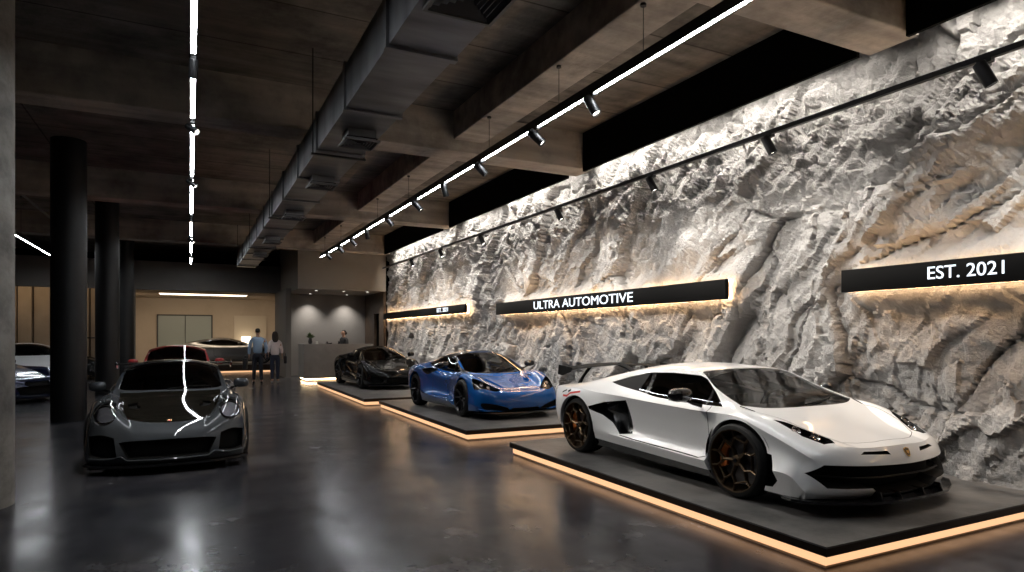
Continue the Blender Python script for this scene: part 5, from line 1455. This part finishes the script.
def bag(name, label, loc, rz, w, h, d, mat, strap):
    t = thing(name, label, 'bag', loc, rz)
    b = NB(); box(b, -w / 2, w / 2, -d / 2, d / 2, 0, h, bev=.03); fixn(b); link('bag_body', b, mat, t, 40)
    b = NB(); pts = [(-w * .3, 0, h - .01), (-w * .25, 0, h + strap * .7), (0, 0, h + strap), (w * .25, 0, h + strap * .7), (w * .3, 0, h - .01)]
    tube(b, pts, .012, 6); fixn(b); link('handle', b, mat, t, 50)
    return t
NAVY = ('navy_jeans', (.018, .024, .045))
person('person seen from behind in a light blue shirt and dark trousers holding a dark bag', (2.02, 22.9, 0), R(90), 1.86,
       dict(l=((-.02, .245, 1.15), (.03, .25, .90)), r=((-.03, -.25, 1.15), (.08, -.24, .93)), fl=(.06, .11), fr=(-.10, -.10)),
       [('blue_shirt', (.30, .42, .58)), ('dark_trousers', (.012, .014, .022)), ('dark_shoes', (.01, .01, .01))], ('dark_hair', (.012, .009, .007), 'short'))
person('person seen from behind in a pale pink top and blue jeans with long dark hair', (2.58, 23.05, 0), R(90), 1.74,
       dict(l=((-.03, .215, 1.16), (.10, .20, 1.0)), r=((-.03, -.215, 1.16), (.06, -.24, .94)), fl=(.08, .08), fr=(-.04, -.09), sleeve=.75),
       [('pink_top', (.75, .64, .62)), NAVY, ('pale_shoes', (.35, .33, .31))], ('brown_hair', (.02, .012, .008), 'long'), True)
person('person in black standing behind the reception desk with tied dark hair', (5.25, 24.75, 0), R(205), 1.84,
       dict(l=((.04, .26, 1.16), (.22, .12, 1.14)), r=((.04, -.26, 1.16), (.22, -.12, 1.14))),
       [('black_jacket', (.008, .008, .009)), ('black_trousers', (.008, .008, .009)), ('dark_shoes', (.01, .01, .01))], ('dark_hair', (.012, .009, .007), 'bun'), True)
bag('shopping_bag', 'dark carrier bag in the left hand of the person in the blue shirt', (1.64, 22.97, .50), R(75), .30, .36, .12, pbr('bag_black', (.01, .01, .012), .5), .10)
bag('handbag', 'black handbag hanging beside the person in the pale pink top', (2.92, 23.05, .66), R(80), .24, .26, .10, pbr('bag_black', (.01, .01, .012), .5), .10)
# ------------------------------------------------------------------ the cars in place
def car(label, loc, rz, sc, fn):
    r = thing('sports_car', label, 'car', loc, R(rz), sc); fn(r); return r
car('white wedge-shaped supercar with black rear wing and bronze wheels on the nearest platform', (5.27, 5.46, .165), -90, (.9, .97, .9), build_white)
car('blue mid-engine coupe with black roof on the middle platform', (5.11, 11.73, .165), -87, (.82, .915, .96), lambda r: build_mid(r, pbr('blue_paint', (.003, .06, .23), .25, coat=1., spec=.2)))
car('black mid-engine sports car on the farthest platform by the reception desk', (4.9, 18.65, .165), -87, (.86, .87, .97), lambda r: build_mid(r, pbr('black_paint', (.004, .004, .004), .5, coat=.6, spec=0.), 'black'))
car('dark grey coupe with carbon hood and round headlights parked in the aisle', (-.22, 10.65, 0), -90, (1, .955, .97), lambda r: build_round(r, pbr('grey_paint', (.062, .069, .077), .5, metal=.2, coat=.9, spec=.0), hood=pbr('carbon_hood', (.011, .010, .008), .6, coat=.6, spec=0.), roofm=M_carbon()))
car('red-roofed car parked right behind the dark grey coupe', (-.25, 16.6, 0), -90, (1, .92, 1.08), lambda r: build_round(r, pbr('red_paint', (.35, .012, .014), .4, coat=1.), wing=False, lamps='x'))
car('silver grey coupe seen from the side on the back room platform', (1.35, 31.4, .36), 0, (.95, .95, .95), lambda r: build_round(r, pbr('silver_paint', (.11, .105, .10), .3, metal=.5, coat=1.), wing=False, long=True, lamps='x'))
car('navy blue car at far left in front of the white one', (-5.2, 20.5, 0), -40, (.98, .98, .98), lambda r: build_round(r, pbr('navy_paint', (.008, .016, .06), .25, metal=.3, coat=1.), wing=False, long=True, lamps='x'))
car('white car at far left behind the navy one, seen between columns', (-4.75, 25.5, 0), -75, (.92, 1, 1.12), lambda r: build_round(r, pbr('pearl_paint', (.5, .5, .5), .3, coat=.8), wing=False, long=True, lamps='x'))
car('black car glimpsed between the two black columns', (-5.0, 28.9, 0), 0, (.95, .9, .95), lambda r: build_round(r, pbr('black_paint', (.004, .004, .004), .5, coat=.6, spec=0.), wing=False, lamps='x'))

# ------------------------------------------------------------------ world, camera
w = bpy.data.worlds.new('World'); SC.world = w; w.use_nodes = True
w.node_tree.nodes['Background'].inputs[0].default_value = (.6, .65, .75, 1); w.node_tree.nodes['Background'].inputs[1].default_value = .0
cam = bpy.data.cameras.new('camera'); co = bpy.data.objects.new('camera', cam); COL.objects.link(co); SC.camera = co
th = math.atan((512 - 190) / 640.)
cam.sensor_width = 36; cam.lens = 640. * 36 / 1024; cam.shift_y = (336 - 286) / 1024; cam.clip_start = .05; cam.clip_end = 200
co.location = (0, 0, 1.6); co.rotation_euler = (R(90), 0, -th)
SC.view_settings.view_transform = 'Standard'; SC.view_settings.look = 'None'; SC.view_settings.gamma = 1; SC.view_settings.exposure = 0.0
SC.view_settings.use_curve_mapping = False
SC.cycles.max_bounces = 8; SC.cycles.diffuse_bounces = 4; SC.cycles.glossy_bounces = 4; SC.cycles.transparent_max_bounces = 12
SC.cycles.sample_clamp_indirect = 6; SC.cycles.caustics_reflective = False; SC.cycles.caustics_refractive = False
